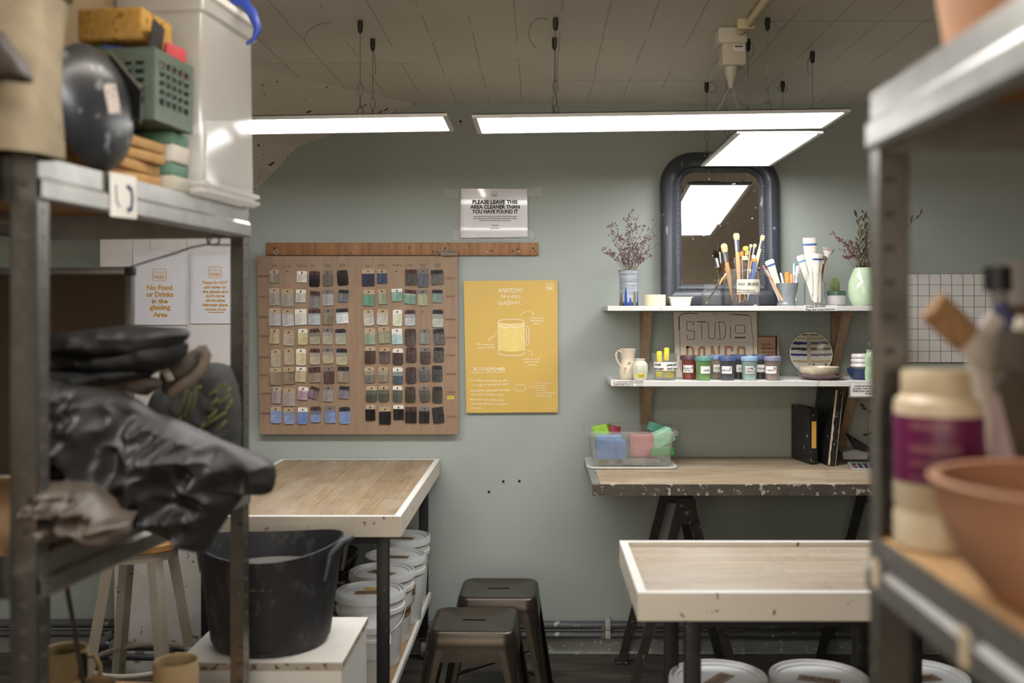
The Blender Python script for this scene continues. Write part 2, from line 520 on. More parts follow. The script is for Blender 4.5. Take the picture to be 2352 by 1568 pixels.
# heating pipes along the foot of the wall
MP = M('grey_painted_pipe', '55565a', .4, var=.15, scale=14, spots='a9a9a4', spot_scale=20, spot_amt=.72)
for z, r in ((.142,.019), (.098,.015)):
    pr = thing('heating_pipe', '%s grey heating pipe running along the foot of the back wall' % ('upper thicker' if z > .12 else 'lower thinner'), 'pipe', (0,-.04,z))
    b = MB(); b.tube([(XL+.02,-.04,z),(-1.84,-.04,z),(-1.84,-.335,z),(-1.30,-.335,z-.01),(-1.30,-.04,z-.01),(XR-.02,-.04,z)], r, 12)
    b.build('pipe_run', MP, pr)
    for xx in (-1.75,-1.55,-1.38):
        b = MB(); b.tube([(xx-.03,-.335,z-.004),(xx+.03,-.335,z-.004)], r*1.35, 12); b.build('pipe_coupling', MP, pr)
    xx = W(1396,0,4.43).x
    b = MB(); b.box((xx-.012,-.04-r-.003,z-r-.004),(xx+.012,-.004,z+r+.004), .003)
    b.build('pipe_clip', M('pale_clip', 'a9a79e', .6), pr)

# ---------------------------------------------------------------- LED panels
em = bpy.data.materials.new('led_diffuser'); em.use_nodes = True
nt = em.node_tree; nt.nodes.clear()
o_ = nt.nodes.new('ShaderNodeOutputMaterial'); e_ = nt.nodes.new('ShaderNodeEmission')
e_.inputs[0].default_value = (*PANEL_COLOR, 1); e_.inputs[1].default_value = PANEL_STRENGTH
nt.links.new(e_.outputs[0], o_.inputs[0])
MFR = M('white_lacquered_metal', 'dcdcda', .4, var=.03)
MBK = M('black_gripper', '1b1917', .5)
MST = M('steel_wire', '7c7a74', .35, .8, var=.1)
def led_panel(label, cx, cy, z, lx, ly, roll, wires, loops, driver=None, rz=0):
    """wires: (x, y) points in the panel's own frame where it hangs"""
    t = thing('led_panel', label, 'ceiling light', (cx,cy,z), rz, 'LED panels hanging on wires')
    t.rotation_euler = (0, math.radians(-roll), math.radians(rz))
    b = MB(); f = .016
    for a, c in (((-lx/2,-ly/2,0),(lx/2,-ly/2+f,.012)), ((-lx/2,ly/2-f,0),(lx/2,ly/2,.012)),
                 ((-lx/2,-ly/2+f,0),(-lx/2+f,ly/2-f,.012)), ((lx/2-f,-ly/2+f,0),(lx/2,ly/2-f,.012))):
        b.box(a, c)
    b.box((-lx/2,-ly/2,.009),(lx/2,ly/2,.012))
    b.build('frame', MFR, t, world=False, smooth=False)
    b = MB(); b.box((-lx/2+f,-ly/2+f,.003),(lx/2-f,ly/2-f,.0055)); b.build('diffuser', em, t, world=False, smooth=False)
    if driver:
        x, y = driver
        b = MB(); b.box((x-.07,y-.03,.012),(x+.07,y+.03,.038), .004); b.build('driver_box', MFR, t, world=False)
    m = wm(t); mi = m.inverted()
    for i, (x, y) in enumerate(wires):
        p = m @ Vector((x,y,.012)); top = Vector((p.x, p.y, ZC))
        b = MB()
        b.tube([p+Vector((0,0,.1)), top-Vector((0,0,.03))], .0012, 6)
        # loop end, swivel and hook
        b.tube([p+Vector((math.cos(a)*.008,0,.085+math.sin(a)*.022)) for a in [k*PI/5 for k in range(10)]], .0011, 6, closed=True)
        b.tube([p+Vector((math.cos(a)*.01,0,.014+max(-.012,math.sin(a)*.014))) for a in [k*PI/5 for k in range(10)]], .0018, 6, closed=True)
        b.cone(p+Vector((0,0,.025)), p+Vector((0,0,.066)), .0035, .0025, 8)
        b.build('wire', MST, t)
        b = MB(); b.cone(top-Vector((0,0,.012)), top, .0085, .0085, 12); b.cone(top-Vector((0,0,.035)), top-Vector((0,0,.012)), .0075, .0095, 12)
        b.cone(top-Vector((0,0,.042)), top-Vector((0,0,.035)), .002, .0075, 12)
        b.build('ceiling_gripper', MBK, t)
        lp = loops[i] if loops else None
        if lp:
            b = MB(); b.tube([top+Vector((q[0],0,q[1])) for q in lp], .0011, 6); b.build('wire_tail', MST, t)
    return t
arc = lambda cx, cz, rx, rz_, a0, a1, n=9: [(cx+rx*math.cos(math.radians(a0+(a1-a0)*i/n)), cz+rz_*math.sin(math.radians(a0+(a1-a0)*i/n))) for i in range(n+1)]
led_panel('long LED panel at the left, partly behind the storage rack', -.895, CAMY+3.30, 2.140, 1.2, .27, .95,
    [(.318,-.10),(.322,.115),(-.32,-.10),(-.32,.115)], [arc(-.09,-.065,.09,.06,90,180), [(.004,-.04),(.01,-.09),(.008,-.12)], None, None])
led_panel('long LED panel in the middle, wider than the others seem, end over the mirror', .385, CAMY+3.30, 2.152, 1.2, .29, .9,
    [(-.335,-.13),(-.335,.10),(.34,-.13),(.33,.12)], [arc(-.045,-.05,.04,.05,60,250), None, [(.006,-.01),(.02,-.01),(.03,-.03),(.045,-.035),(.06,-.018)], arc(0,-.035,.02,.03,80,-80)], driver=(-.5,.02))
led_panel('shorter looking LED panel end-on above the arched mirror', .835, CAMY+3.46+.39, 2.148, .30, .78, 0,
    [(-.16,-.25),(.145,-.27),(-.155,.21),(.15,.19)], [None, arc(-.01,-.05,.008,.03,90,270), arc(.018,-.02,.022,.02,140,-140), arc(0,-.03,.022,.016,120,420)], driver=(-.06,.3))
# unseen panels added for brightness, above and behind the camera
led_panel('LED panel above the aisle between the two racks', -.15, CAMY+1.45, 2.15, 1.2, .29, 0, [(-.33,-.1),(-.33,.1),(.33,-.1),(.33,.1)], None)
led_panel('LED panel at the rear of the room behind the aisle', -.2, CAMY-1.1, 2.15, 1.2, .29, 0, [(-.33,-.1),(-.33,.1),(.33,-.1),(.33,.1)], None)
t = thing('ceiling_batten', 'fluorescent batten light on the ceiling above the left rack', 'ceiling light', (-.42,CAMY+2.02,ZC))  # unseen light added to brighten the top of the left rack
b = MB(); b.box((-.46,CAMY+1.40,ZC-.045),(-.38,CAMY+2.62,ZC-.001),.004); b.build('housing', MFR, t)
b = MB(); b.tube([(-.42,CAMY+1.43,ZC-.062),(-.42,CAMY+2.59,ZC-.062)], .014, 12); b.build('tube', emat('fluorescent_tube', (1,.93,.82), 34), t)
# socket box, conduit and cables on the ceiling
MWP = M('aged_white_plastic', 'cfc9b8', .45, var=.05)
t = thing('ceiling_socket', 'white double ceiling socket with plugs and hanging grey leads', 'socket', W(1685,60,3.3))
zc = ZC
sx = .63; sy = CAMY+3.30
b = MB(); b.box((sx-.045,sy-.04,zc-.055),(sx+.05,sy+.045,zc-.001), .006); b.build('base_box', MWP, t)
b = MB(); b.box((sx-.035,sy-.05,zc-.13),(sx+.045,sy+.03,zc-.055), .008); b.build('socket_body', MWP, t)
b = MB(); b.box((sx+.0,sy-.0515,zc-.085),(sx+.038,sy-.05,zc-.065)); b.build('rating_sticker', M('sticker_white','e8e8e4',.5), t, smooth=False)
b = MB(); b.box((sx+.006,sy-.0522,zc-.072),(sx+.032,sy-.0514,zc-.067)); b.build('sticker_print', M('ink_dark','2b2926',.6), t, smooth=False)
b = MB(); b.lathe([(.021,-.13),(.02,-.155),(.014,-.17),(.008,-.20),(0,-.2)], (sx,sy-.02,zc), 16); b.build('plug', MWP, t)
ML = M('grey_lead', 'a5a39d', .5)
for pts in ([(0,-.19),(-.03,-.25),(-.075,-.31),(-.1,-.318)], [(0,-.19),(.02,-.24),(.04,-.3),(.02,-.316)], [(.004,-.19),(.03,-.25),(.07,-.27),(.085,-.31)]):
    b = MB(); b.tube([(sx+p[0], sy-.02+i*.02, zc+p[1]) for i, p in enumerate(pts)], .0035, 8); b.build('lead', ML, t)
t = thing('electric_conduit', 'cream conduit on the ceiling running to the socket', 'pipe', (sx+.03,sy-.4,zc-.02))
b = MB(); b.tube([(sx+.02,sy,zc-.02),(sx+.035,sy-.12,zc-.018),(sx+.05,sy-2.2,zc-.018)], .013, 12); b.build('conduit_pipe', M('cream_conduit','c9bd97',.5), t)
b = MB(); b.box((sx-.0,sy-.13,zc-.034),(sx+.055,sy-.11,zc-.001), .002); b.build('conduit_clip', M('cream_conduit','c9bd97',.5), t)

# ---------------------------------------------------------------- work tables
MWE = M('chipped_white_edge_paint', 'cdc3b4', .5, var=.05, scale=6, spots='6b5a48', spot_scale=26, spot_amt=.735)
MWR = M('white_lip_paint', 'd6d5d0', .45, var=.04, scale=12)
MBLK = M('black_steel', '0b0b0c', .55, .0, var=.3, scale=30, spots='3b3a38', spot_scale=60, spot_amt=.72)
MPLY = grain('shelf_ply', 'a98a68', '8d6f50', 'y')
def work_table(label, x0, x1, y0, y1, h, top_mat, legx, frame_y=(.03,.05), casters=True, lip=.012, shelf_z=.288):
    t = thing('work_table', label, 'table', ((x0+x1)/2,(y0+y1)/2,0))
    b = MB(); b.box((x0+.022,y0+.022,h-.045),(x1-.022,y1-.022,h-lip)); b.build('tabletop', top_mat, t, smooth=False)
    e = .022
    for a, c in (((x0,y0,h-.066),(x1,y0+e,h)), ((x0,y1-e,h-.066),(x1,y1,h)), ((x0,y0+e,h-.066),(x0+e,y1-e,h)), ((x1-e,y0+e,h-.066),(x1,y1-e,h))):
        b = MB(); b.box(a, c, .0015, seg=1); b.m(1)
        b.box((a[0],a[1],h),(c[0],c[1],h+.0004)); b.build('edge_board', [MWE, MWR], t, smooth=False)
    lw = .038; lx0, lx1 = legx; ya, yb = y0+frame_y[0], y1-frame_y[1]
    cz = .1 if casters else 0
    for lx in (lx0, lx1-lw):
        for ly in (ya, yb-lw):
            b = MB(); b.box((lx,ly,cz),(lx+lw,ly+lw,h-.066), .002); b.build('leg', MBLK, t)
            if casters:
                cx, cy = lx+lw/2, ly+lw/2
                b = MB(); b.tube([(cx-.011,cy+.02,.045),(cx+.011,cy+.02,.045)], .045, 22); b.lathe([(0,0),(.012,0)], (cx,cy,.09), 6)
                w_ = b.build('caster_wheel', M('grey_rubber_wheel','6f6c68',.7,spots='2b2a28',spot_scale=30,spot_amt=.6), t)
                b = MB(); b.box((cx-.022,cy-.02,.096),(cx+.022,cy+.045,.1)); b.box((cx-.019,cy-.005,.04),(cx-.016,cy+.045,.098)); b.box((cx+.016,cy-.005,.04),(cx+.019,cy+.045,.098))
                b.build('caster_fork', MST, t)
    for ly in (ya, yb-.03):
        b = MB(); b.box((lx0+lw,ly,h-.098),(lx1-lw,ly+.03,h-.066)); b.build('frame_rail', MBLK, t, smooth=False)
    for lx in (lx0+.003, lx1-lw+.003):
        b = MB(); b.box((lx,ya+lw,h-.098),(lx+.03,yb-lw,h-.066)); b.build('frame_rail', MBLK, t, smooth=False)
        b = MB(); b.box((lx,ya+lw,shelf_z-.06),(lx+.03,yb-lw,shelf_z-.02)); b.build('frame_rail', MBLK, t, smooth=False)
    b = MB(); b.box((lx0+.002,ya+.002,shelf_z-.018),(lx1-.002,yb-.002,shelf_z)); b.m(1)
    b.box((lx1-.002,ya+.002,shelf_z-.02),(lx1+.012,yb-.002,shelf_z+.003)); b.build('lower_shelf', [MPLY, MWR], t, smooth=False)
    return t
TOPL = staves('worn_staves_deep', '9f896c', '7f6a52', '5f4e3d', 'y', pale='a89e8f')
TOPC = staves('worn_staves_wide', 'ab9b85', '8e7e69', '75644f', 'x', pale='b3aca3')
TOPB = staves('worn_bench_boards', 'a8967c', '86735b', '5c4a38', 'x', length=1.6, width=.06, pale='b8ad9b')
Y = lambda d: CAMY+d
work_table('white-edged work table with a dark-stained wood top below the tile board', -1.157, -.446, Y(3.19), -.02, .872, TOPL, (-1.10,-.492), (.04,.05), lip=.001)
work_table('white-rimmed tray-topped work table in the right foreground over the glaze pails', .228, 1.03, Y(2.32), Y(2.855), .872, TOPC, (.348,.915), (.06,.05), casters=False)
# the wall bench on trestles
t = thing('workbench', 'long wooden wall bench with a paint-chipped dark front edge', 'workbench', (1.0,-.37,.84))
bx0, bx1, by0, by1, bz = .198, 1.86, Y(3.744), -.012, .88
b = MB(); b.box((bx0+.03,by0+.014,bz-.041),(bx1,by1,bz), .001, seg=1); b.build('bench_top', TOPB, t, smooth=False)
MCH = M('chipped_dark_edge', '4b423b', .7, var=.25, scale=18, spots='a9a698', spot_scale=34, spot_amt=.625)
b = MB(); b.box((bx0,by0,bz-.042),(bx1,by0+.014,bz-.001)); b.build('front_edge', MCH, t, smooth=False)
b = MB(); b.box((bx0,by0+.014,bz-.042),(bx0+.03,by1,bz+.001)); b.build('metal_end_strip', M('dull_end_metal','8f9290',.45,.6,var=.2,scale=20,spots='3b3a38',spot_scale=25,spot_amt=.68), t, smooth=False)
MTR = M('painted_trestle_steel', '2e2c28', .45, .3, var=.3, scale=20, spots='77746b', spot_scale=50, spot_amt=.72)
def trestle(xc, label):
    t = thing('trestle', label, 'trestle', (xc,Y(4.12),0), 0, 'trestles under the wall bench')
    ya, yb = Y(3.92), Y(4.35)
    b = MB(); b.box((xc-.02,ya-.03,.80),(xc+.02,yb+.03,.838), .002); b.build('top_bar', MBLK, t)
    for yy in (ya, yb):
        for s in (-1, 1):
            b = MB(); p = Vector((xc+s*.012,yy,.80)); q = Vector((xc+s*.215,yy,.012))
            d = (q-p).normalized(); n = Vector((-d.z,0,d.x))*.018
            v = [p-n, p+n, q+n, q-n]
            b.prism([(k.x,k.z) for k in v], .018 if s > 0 else .018, T(0,yy+(.01 if s>0 else -.012),0) @ WX)
            b.build('leg', MTR, t)
            b = MB(); b.box((q.x-.03,yy-.035,0),(q.x+.03,yy+.02,.012), .003); b.build('foot', MTR, t)
        b = MB(); b.prism([(xc-.035,.80),(xc+.035,.80),(xc+.045,.72),(xc+.02,.70),(xc-.02,.70),(xc-.045,.72)], .004, T(0,yy-.03,0) @ WX); b.build('hinge_plate', MTR, t)
        b = MB(); b.cone((xc,yy-.042,.745),(xc,yy-.034,.745), .008, n=12); b.build('bolt', MST, t)
    return t
trestle(.572, 'dark steel trestle carrying the left end of the bench')
trestle(1.43, 'dark steel trestle carrying the right end of the bench')
# ---------------------------------------------------------------- tile board
def ply_mat():
    m, nt, b = new_mat('brown_plywood')
    g = noise_tex(nt, tex_coord(nt, (6,6,.9)), 4, 6, .65, 1.2)
    n = noise_tex(nt, tex_coord(nt), 2, 4)
    out = ramp(nt, g, [(.25, rgb('866c56')), (.5, rgb('967c65')), (.75, rgb('a28971'))])
    out = mixc(nt, ramp(nt, n, [(.3,(0,0,0,1)),(.8,(.5,.5,.5,1))]), out, rgb('8a7462'))
    nt.links.new(out, b.inputs['Base Color']); b.inputs['Roughness'].default_value = .55
    bump(nt, b, g, .1, .002)
    return m
MPB = ply_mat()
MRAIL = grain('stained_rail', 'a5764c', '7a5232', 'z', scale=4, spots='5b3b22')
MINK = M('black_marker', '1c1a1a', .6)
MLBL = M('brown_tape_label', '8b6d58', .6, var=.05)
DB = 4.435
t = thing('wall_rail', 'long stained wooden rail screwed to the wall above the tile board', 'rail', W(923,571,4.46))
b = MB(); pane(b, 611,557,1237,586, 4.452, .017, .0015); b.build('board', MRAIL, t)
for px in (684, 812, 1118, 1192, 1225, 630, 1022):
    p = W(px, 570 if px in (1225,630,1022) else 578, 4.452); b = MB(); b.cone(p+Vector((0,.002,0)), p-Vector((0,.0015,0)), .004, n=10); b.build('screw', MST if px not in (1225,630,1022) else blk, t)
t = thing('tile_board', 'square brown plywood board with rows of glaze test tiles', 'display board', W(822,997,DB))
b = MB(); c = [pw(597,997,DB), pw(1053.5,997,DB), pw(1051,588,DB), pw(590,588,DB)]
b.prism(c, -.012, wallM(DB)); b.build('board', MPB, t, smooth=False)
for px in (635, 1004):
    p = W(px,578,DB); b = MB()
    b.tube([p+Vector((math.cos(a)*.009, -.004, math.sin(a)*.009)) for a in [k*PI/6 for k in range(12)]], .0022, 6, closed=True)
    b.cone(p+Vector((0,-.004,-.008)), p+Vector((0,0,-.026)), .0022, n=6); b.build('eye_hook', M('zinc_hook','b9b8b2',.35,.7), t)
def bpx(cx, cy): return (580+cx/3.337, 540+cy/3.337)
heads = [('254',168,234,36,16),('13 PFG',268,238,52,15),('PORCELAIN',378,234,78,14),('354',460,232,34,15),('BETON',578,228,46,12),('2002',578,243,38,11),('NIGRA',688,224,48,12),('2002',686,240,40,11),
         ('254',882,236,34,15),('13 PFG',990,230,52,13),('PORCELAIN',1106,230,72,13),('354',1208,232,32,15),('BETON',1304,225,44,12),('2002',1304,241,38,11),('NIGRA',1420,222,46,12),('2002',1418,240,40,11)]
rows_l = [(84,314,'BROWN WHITE'),(84,470,'SHINY'),(86,626,'OATMEAL'),(86,774,'LEMONADE'),(88,935,'BUTTER OR'),(86,1073,'OLD MY'),(104,1214,'DUSTY BLUSH'),(100,1366,'BLUE MOON')]
rows_r = [(1518,330,'BLUE'),(1516,468,'SEAFOAM'),(1518,645,'WOODGREEN'),(1522,785,'FOLKLORE'),(1516,921,'COCONUT'),(1524,1064,'SHINY PURPLE'),(1520,1204,'PEANUT'),(1526,1390,'SATIN BLACK')]
def conv(l): return [(s, *bpx(x,y), w/3.337, h/3.337) for (s,x,y,w,h) in l]
write_px(conv(heads), DB, MINK, t, jitter=.05, name='column_lettering')
for (x,y,s) in rows_l+rows_r:
    b = MB(); a = bpx(x-40,y-11); c = bpx(x+40,y+10); pane(b, a[0],a[1],c[0],c[1], DB-.0006, .0006); lb = b.build('row_label', MLBL, t, smooth=False)
    write_px(conv([(s,x,y,min(70,8*len(s)),9)]), DB-.0006, MINK, lb, jitter=.05)
b = MB(); a = bpx(1494,1233); c = bpx(1544,1256); pane(b, a[0],a[1],c[0],c[1], DB-.001, .001); lb = b.build('new_label', M('yellow_sticker','e6d23c',.5), t, smooth=False)
write_px(conv([('NEW',1519,1244,38,13)]), DB-.001, MINK, lb, jitter=.05)
b = MB(); a = bpx(1442,112); c = bpx(1570,156); pane(b, a[0],a[1],c[0],c[1], DB-.0175, .0006); lb = b.build('rail_label', M('rail_label_tape','7d6a5a',.5), t, smooth=False)
write_px(conv([('ECO-FRIENDLY',1512,126,104,15)]), DB-.0175, MINK, lb, jitter=.05)
CLAY = {'254':('b3a089','beige'),'PFG':('ac9778','sandy'),'POR':('e2dcd2','white porcelain'),'354':('4c3230','red-brown'),'BET':('77706a','grey'),'NIG':('2b2a2d','black')}
CK = ['254','PFG','POR','354','BET','NIG']
# (x0, y0, x1, y1, rounded, glaze colour, second-coat colour, colour words, tilt)
TL = [
 [(132,265,206,367,0,'8f8575','8f8575','clear',3),None,(342,275,420,362,0,'dcd5c8','dcd5c8','clear white',-1),(436,274,517,394,1,'1c1424','101018','gloss black',-1),(540,268,616,390,1,'665e54','665e54','plain brown-grey',0),(646,264,737,387,1,'0c0c0e','08080a','gloss black',5)],
 [(128,404,212,539,0,'a9a196','a9a196','pale grey',3),(224,412,318,547,0,'a7a08f','a7a08f','pale grey-green',2),(333,416,411,515,0,'cbc6bc','cbc6bc','off-white',-2),(431,424,521,560,0,'7b7578','8a8688','silver grey',-6),(538,417,624,540,0,'aca9a7','aca9a7','light grey',2),(657,416,737,514,0,'5f6268','6b6f76','slate grey',-3)],
 [(128,560,220,693,0,'b5b3b2','bcbab8','milky grey',1),(226,565,322,698,0,'b9b8b8','c2c1c1','milky white',4),(325,564,420,688,0,'ddd8d0','ddd8d0','cream white',3),(432,567,521,685,0,'9aa2ac','b9bfc8','blue-white',0),(541,563,620,687,0,'8b8379','857563','mottled grey-brown',-3),(642,560,738,677,0,'c3c9cc','e0e6e8','streaky white',3)],
 [(134,717,208,830,0,'b9ab8c','c4b98d','pale yellow',-1),(238,726,321,846,1,'b9aa90','b9aa90','buff',-1),(351,717,423,838,1,'d6c896','cfc08a','butter yellow',0),(438,713,520,836,1,'857e75','ada58a','grey and cream',3),(540,710,616,836,1,'a39d90','b4ac8f','cream',0),(634,715,719,838,1,'9ba093','b3b096','green-cream',3)],
 [(142,874,219,1008,1,'bcaf96','bcaf96','sand',1),(243,868,322,994,1,'b9aa8b','b9aa8b','sand yellow',2),(336,869,411,996,1,'dccca2','dccca2','pale butter',0),(440,868,519,990,1,'a99c8d','bdb094','oatmeal',1),(535,860,625,984,1,'a29a8d','bcae8c','buff yellow',4),(643,868,725,993,1,'a0998b','bfb28f','buff',0)],
 [(134,1012,222,1148,0,'97826c','94806a','tan',1),(235,1007,326,1142,0,'7b6350','8c7860','brown-speckled',2),(328,1005,415,1126,0,'c9ad88','cdb794','peach',-4),(430,1006,528,1130,0,'5b443c','9b8873','brown over tan',4),(548,1007,628,1134,0,'5c463d','57433b','dark brown',1),(654,1007,740,1127,0,'8b7a70','93826f','taupe',0)],
 [(153,1158,222,1288,0,'a99ca0','a99ca0','lilac',-3),(236,1170,331,1307,0,'ab9d9c','ab9d9c','wide dusty pink',-1),(345,1158,432,1264,0,'c6b5b5','b59aa6','pink-white',-6),(420,1146,523,1264,0,'67565a','7d6a78','dark mauve',-17),(544,1155,620,1272,0,'a19496','a19496','grey-lilac',0),(660,1154,745,1253,0,'6e6a74','86808c','violet-grey',-5)],
 [(141,1314,222,1438,1,'8499cb','8ba0cf','sky blue',0),(239,1318,325,1447,1,'8792b3','8b9fce','hazy blue',3),(346,1317,426,1446,1,'728bc8','6f89cb','bright blue',-2),(447,1312,525,1432,1,'6b7488','7f97c6','grey-blue',0),(556,1306,639,1438,0,'7489b6','7e95c9','soft blue',3),(665,1314,751,1444,1,'7d93c2','7b93cb','cornflower blue',2)]]
TR = [
 [(840,258,936,390,0,'171a38','171c3c','navy',1),(957,262,1030,369,0,'1b2d5c','1c3264','royal blue',0),None,(1171,262,1260,382,0,'161015','1b1418','streaky black',1),(1266,256,1347,396,0,'2c3550','232c4c','ink blue',0),(1366,264,1465,380,0,'0c0d13','121218','shiny black',3)],
 [(846,416,938,543,0,'6d8b72','5b8f77','sea green',-3),(961,412,1030,531,0,'8b9477','848f70','olive green',3),(1065,408,1152,508,0,'6d9b86','6a9a86','jade',3),(1160,414,1256,530,0,'8b9d8a','5c8a77','mottled green',-5),(1262,414,1347,542,0,'8c9070','8a8f6c','moss green',4),(1377,418,1456,516,0,'4e6460','4c7264','teal green',-1)],
 [(848,568,935,695,1,'b9b7a8','c6c4b5','ivory',4),(953,563,1044,690,1,'b9b4a8','c3beb3','milk white',-3),(1076,570,1147,695,1,'d5d8bb','d5d8bb','pale lime white',0),(1168,572,1248,693,1,'9a9ea6','b3b6ba','cool white',1),None,(1381,570,1461,704,1,'868b84','a6aa9e','pale celadon',0)],
 [(860,712,943,837,0,'b5a487','8fa88a','green-washed beige',1),(963,699,1059,831,0,'85836a','8a8c6e','large olive',4),(1068,713,1152,835,0,'dfe5df','a9cfcd','aqua-white',3),(1168,716,1253,846,1,'33242a','4c3b37','dark umber',0),(1281,717,1360,834,0,'6b706d','6f756f','steel grey',1),(1383,712,1478,842,0,'1a1c22','33363d','glossy charcoal',6)],
 [(863,852,943,983,1,'443229','40302a','chocolate',0),(974,860,1055,979,1,'4d3930','5b4c49','coffee brown',0),(1076,868,1154,991,1,'3c2c2c','3d2f2f','dark plum brown',0),(1177,857,1256,973,1,'453437','3f3030','brown-mauve',0),(1287,858,1364,984,1,'42302b','3f2d28','cocoa brown',0),(1388,857,1467,970,1,'343334','302e2e','soot brown',-1)],
 [(857,1006,941,1133,1,'928b7b','6f6c64','smoky grey',4),(962,1007,1043,1125,1,'9a8e7a','83796a','stone',2),(1076,1012,1152,1138,1,'7f8e96','3f5463','blue-grey',0),(1175,1010,1255,1135,1,'3f3234','41383a','aubergine',1),(1267,997,1364,1124,1,'5b5a5b','555658','slate',7),(1377,998,1454,1118,1,'34363a','303338','blackish slate',0)],
 [(870,1155,957,1277,1,'5f5f51','474a40','dark moss',-2),(967,1152,1048,1274,1,'62604d','4d4f43','khaki',1),(1075,1153,1148,1275,1,'545a4c','50564c','grey-green',-1),(1170,1159,1250,1280,1,'453a31','3c362e','bronze brown',1),(1275,1152,1364,1280,1,'535249','4c4b41','lead green',6),(1379,1159,1455,1283,1,'2f2c26','35322a','bronze black',-1)],
 [(868,1300,942,1418,0,'111113','0e0e10','jet black',1),(972,1314,1062,1447,0,'121213','0f0f10','deep black',-1),(1081,1301,1160,1411,0,'16171a','121315','satin black',1),(1172,1315,1258,1435,0,'191516','151213','warm black',0),(1278,1312,1357,1437,0,'101115','0d0e12','blue-black',-1),(1374,1312,1473,1441,0,'1b1c1e','18191b','dull black',6)]]
ORD = ['top','second','third','fourth','fifth','sixth','seventh','bottom']
NTH = ['first','second','third','fourth','fifth','sixth']
nail = None
def soften(h, k=.16):
    c = [int(h[i:i+2],16) for i in (0,2,4)]; l = sum(c)/3
    return '%02x%02x%02x' % tuple(int((v+(l-v)*k)*.97) for v in c)
ntile = 0
for side, TT in (('left',TL),('right',TR)):
    for r, row in enumerate(TT):
        for c, q in enumerate(row):
            colx = ([170,270,378,478,582,692] if side=='left' else [888,995,1103,1210,1305,1420])[c]
            if q is None:
                cx, cy = colx, (TT[r][c-1 if c else 1][1]+14)
            else:
                x0,y0,x1,y1,rd,g1,g2,words,tilt = q
                cx, cy = (x0+x1)/2 - math.sin(math.radians(tilt))*(y1-y0)*-.0+math.sin(math.radians(tilt))*20, y0+20
            p = W(*bpx(cx,cy), DB)
            if nail is None:
                b = MB(); b.cone((0,0,0), (0,-.0075,0), .002, n=8); b.cone((0,-.0075,0),(0,-.009,0), .0026, n=8)
                nail = b.build('nail', blk, t, world=False); nl = nail
            else:
                nl = nail.copy(); COL.objects.link(nl)
            nl.location = p - t.location
            if q is None: continue
            ntile += 1
            ck = CK[c]; cl, cw = CLAY[ck]
            a = math.radians(tilt); w = (x1-x0); h = (y1-y0)
            ww = (w-h*abs(math.sin(a)))/3.337*DB/F; hh = (h-w*abs(math.sin(a)))/3.337*DB/F
            ctr = bpx((x0+x1)/2,(y0+y1)/2); P0 = W(*ctr, DB)
            tl = thing('glaze_tile', '%s tile on %s clay, %s row, %s column, %s half' % (words, cw, ORD[r], NTH[c], side), 'glaze tile', P0+Vector((0,0,-hh/2)), 0, 'glaze test tiles on the board')
            th = .0055
            Mx = T(0,DB+CAMY,0) @ WX @ T(P0.x, P0.z, 0) @ Matrix.Rotation(a, 4, 'Z')
            rad = min(ww,hh)*(.2 if rd else .05)
            b = MB(); mcl = M('clay_'+ck, cl, .75, var=.06, scale=50)
            b.prism(rrect(-ww/2,-hh/2,ww/2,hh/2,rad,4), th, Mx); b.build('clay_body', mcl, tl, angle=50)
            g1, g2 = soften(g1), soften(g2)
            band = .27 if not rd else .26
            gm1 = M('glaze_'+g1, g1, .26, var=.12, scale=60, bmp=.15); gm2 = M('glaze_'+g2, g2, .2, var=.12, scale=60, bmp=.2)
            lg = '#%02x%02x%02x' % tuple(min(255, int(int(g2[i:i+2],16)*1.25+28)) for i in (0,2,4)); dk = '#%02x%02x%02x' % tuple(int(int(g2[i:i+2],16)*.68) for i in (0,2,4))
            gml = M('glaze_line_'+g2, dk if sum(int(g2[i:i+2],16) for i in (0,2,4)) > 380 else lg, .25)
            b = MB(); yt = hh/2-hh*band; ym = yt-hh*(.26 if rd else .12)
            e = .0006
            b.prism([(-ww/2-e+.0004,ym),(ww/2+e-.0004,ym),(ww/2+e-.0004,yt+random.uniform(-.001,.001)),(-ww/2-e+.0004,yt+random.uniform(-.001,.001))], th+.0005, Mx, z0=.0008)
            b.m(1)
            low = [p_ for p_ in rrect(-ww/2-e+.0002,-hh/2-e,ww/2+e-.0002,hh/2,rad,4) if p_[1] < 0]
            b.prism([(ww/2+e-.0002,ym)] + [(-ww/2-e+.0002,ym)] + low, th+.0007, Mx, z0=.0006)
            b.m(2)
            if rd:
                for k in (.14, .3): b.box((ww*k, -hh*.42, th), (ww*k+.0012, yt, th+.0018), M=Mx)
            else:
                for k in (-.38,-.28,-.18,-.08): b.box((ww*k, -hh*.44, th), (ww*k+.001, yt-.001, th+.0018), M=Mx)
            b.build('glaze', [gm1, gm2, gml], tl, angle=30)
            b = MB(); hx = -math.sin(a)*0; b.cone(Mx @ Vector((0,hh/2-hh*.13,th-.001)), Mx @ Vector((0,hh/2-hh*.13,th+.0006)), .0031, n=10)
            b.build('hanging_hole', blk, tl)

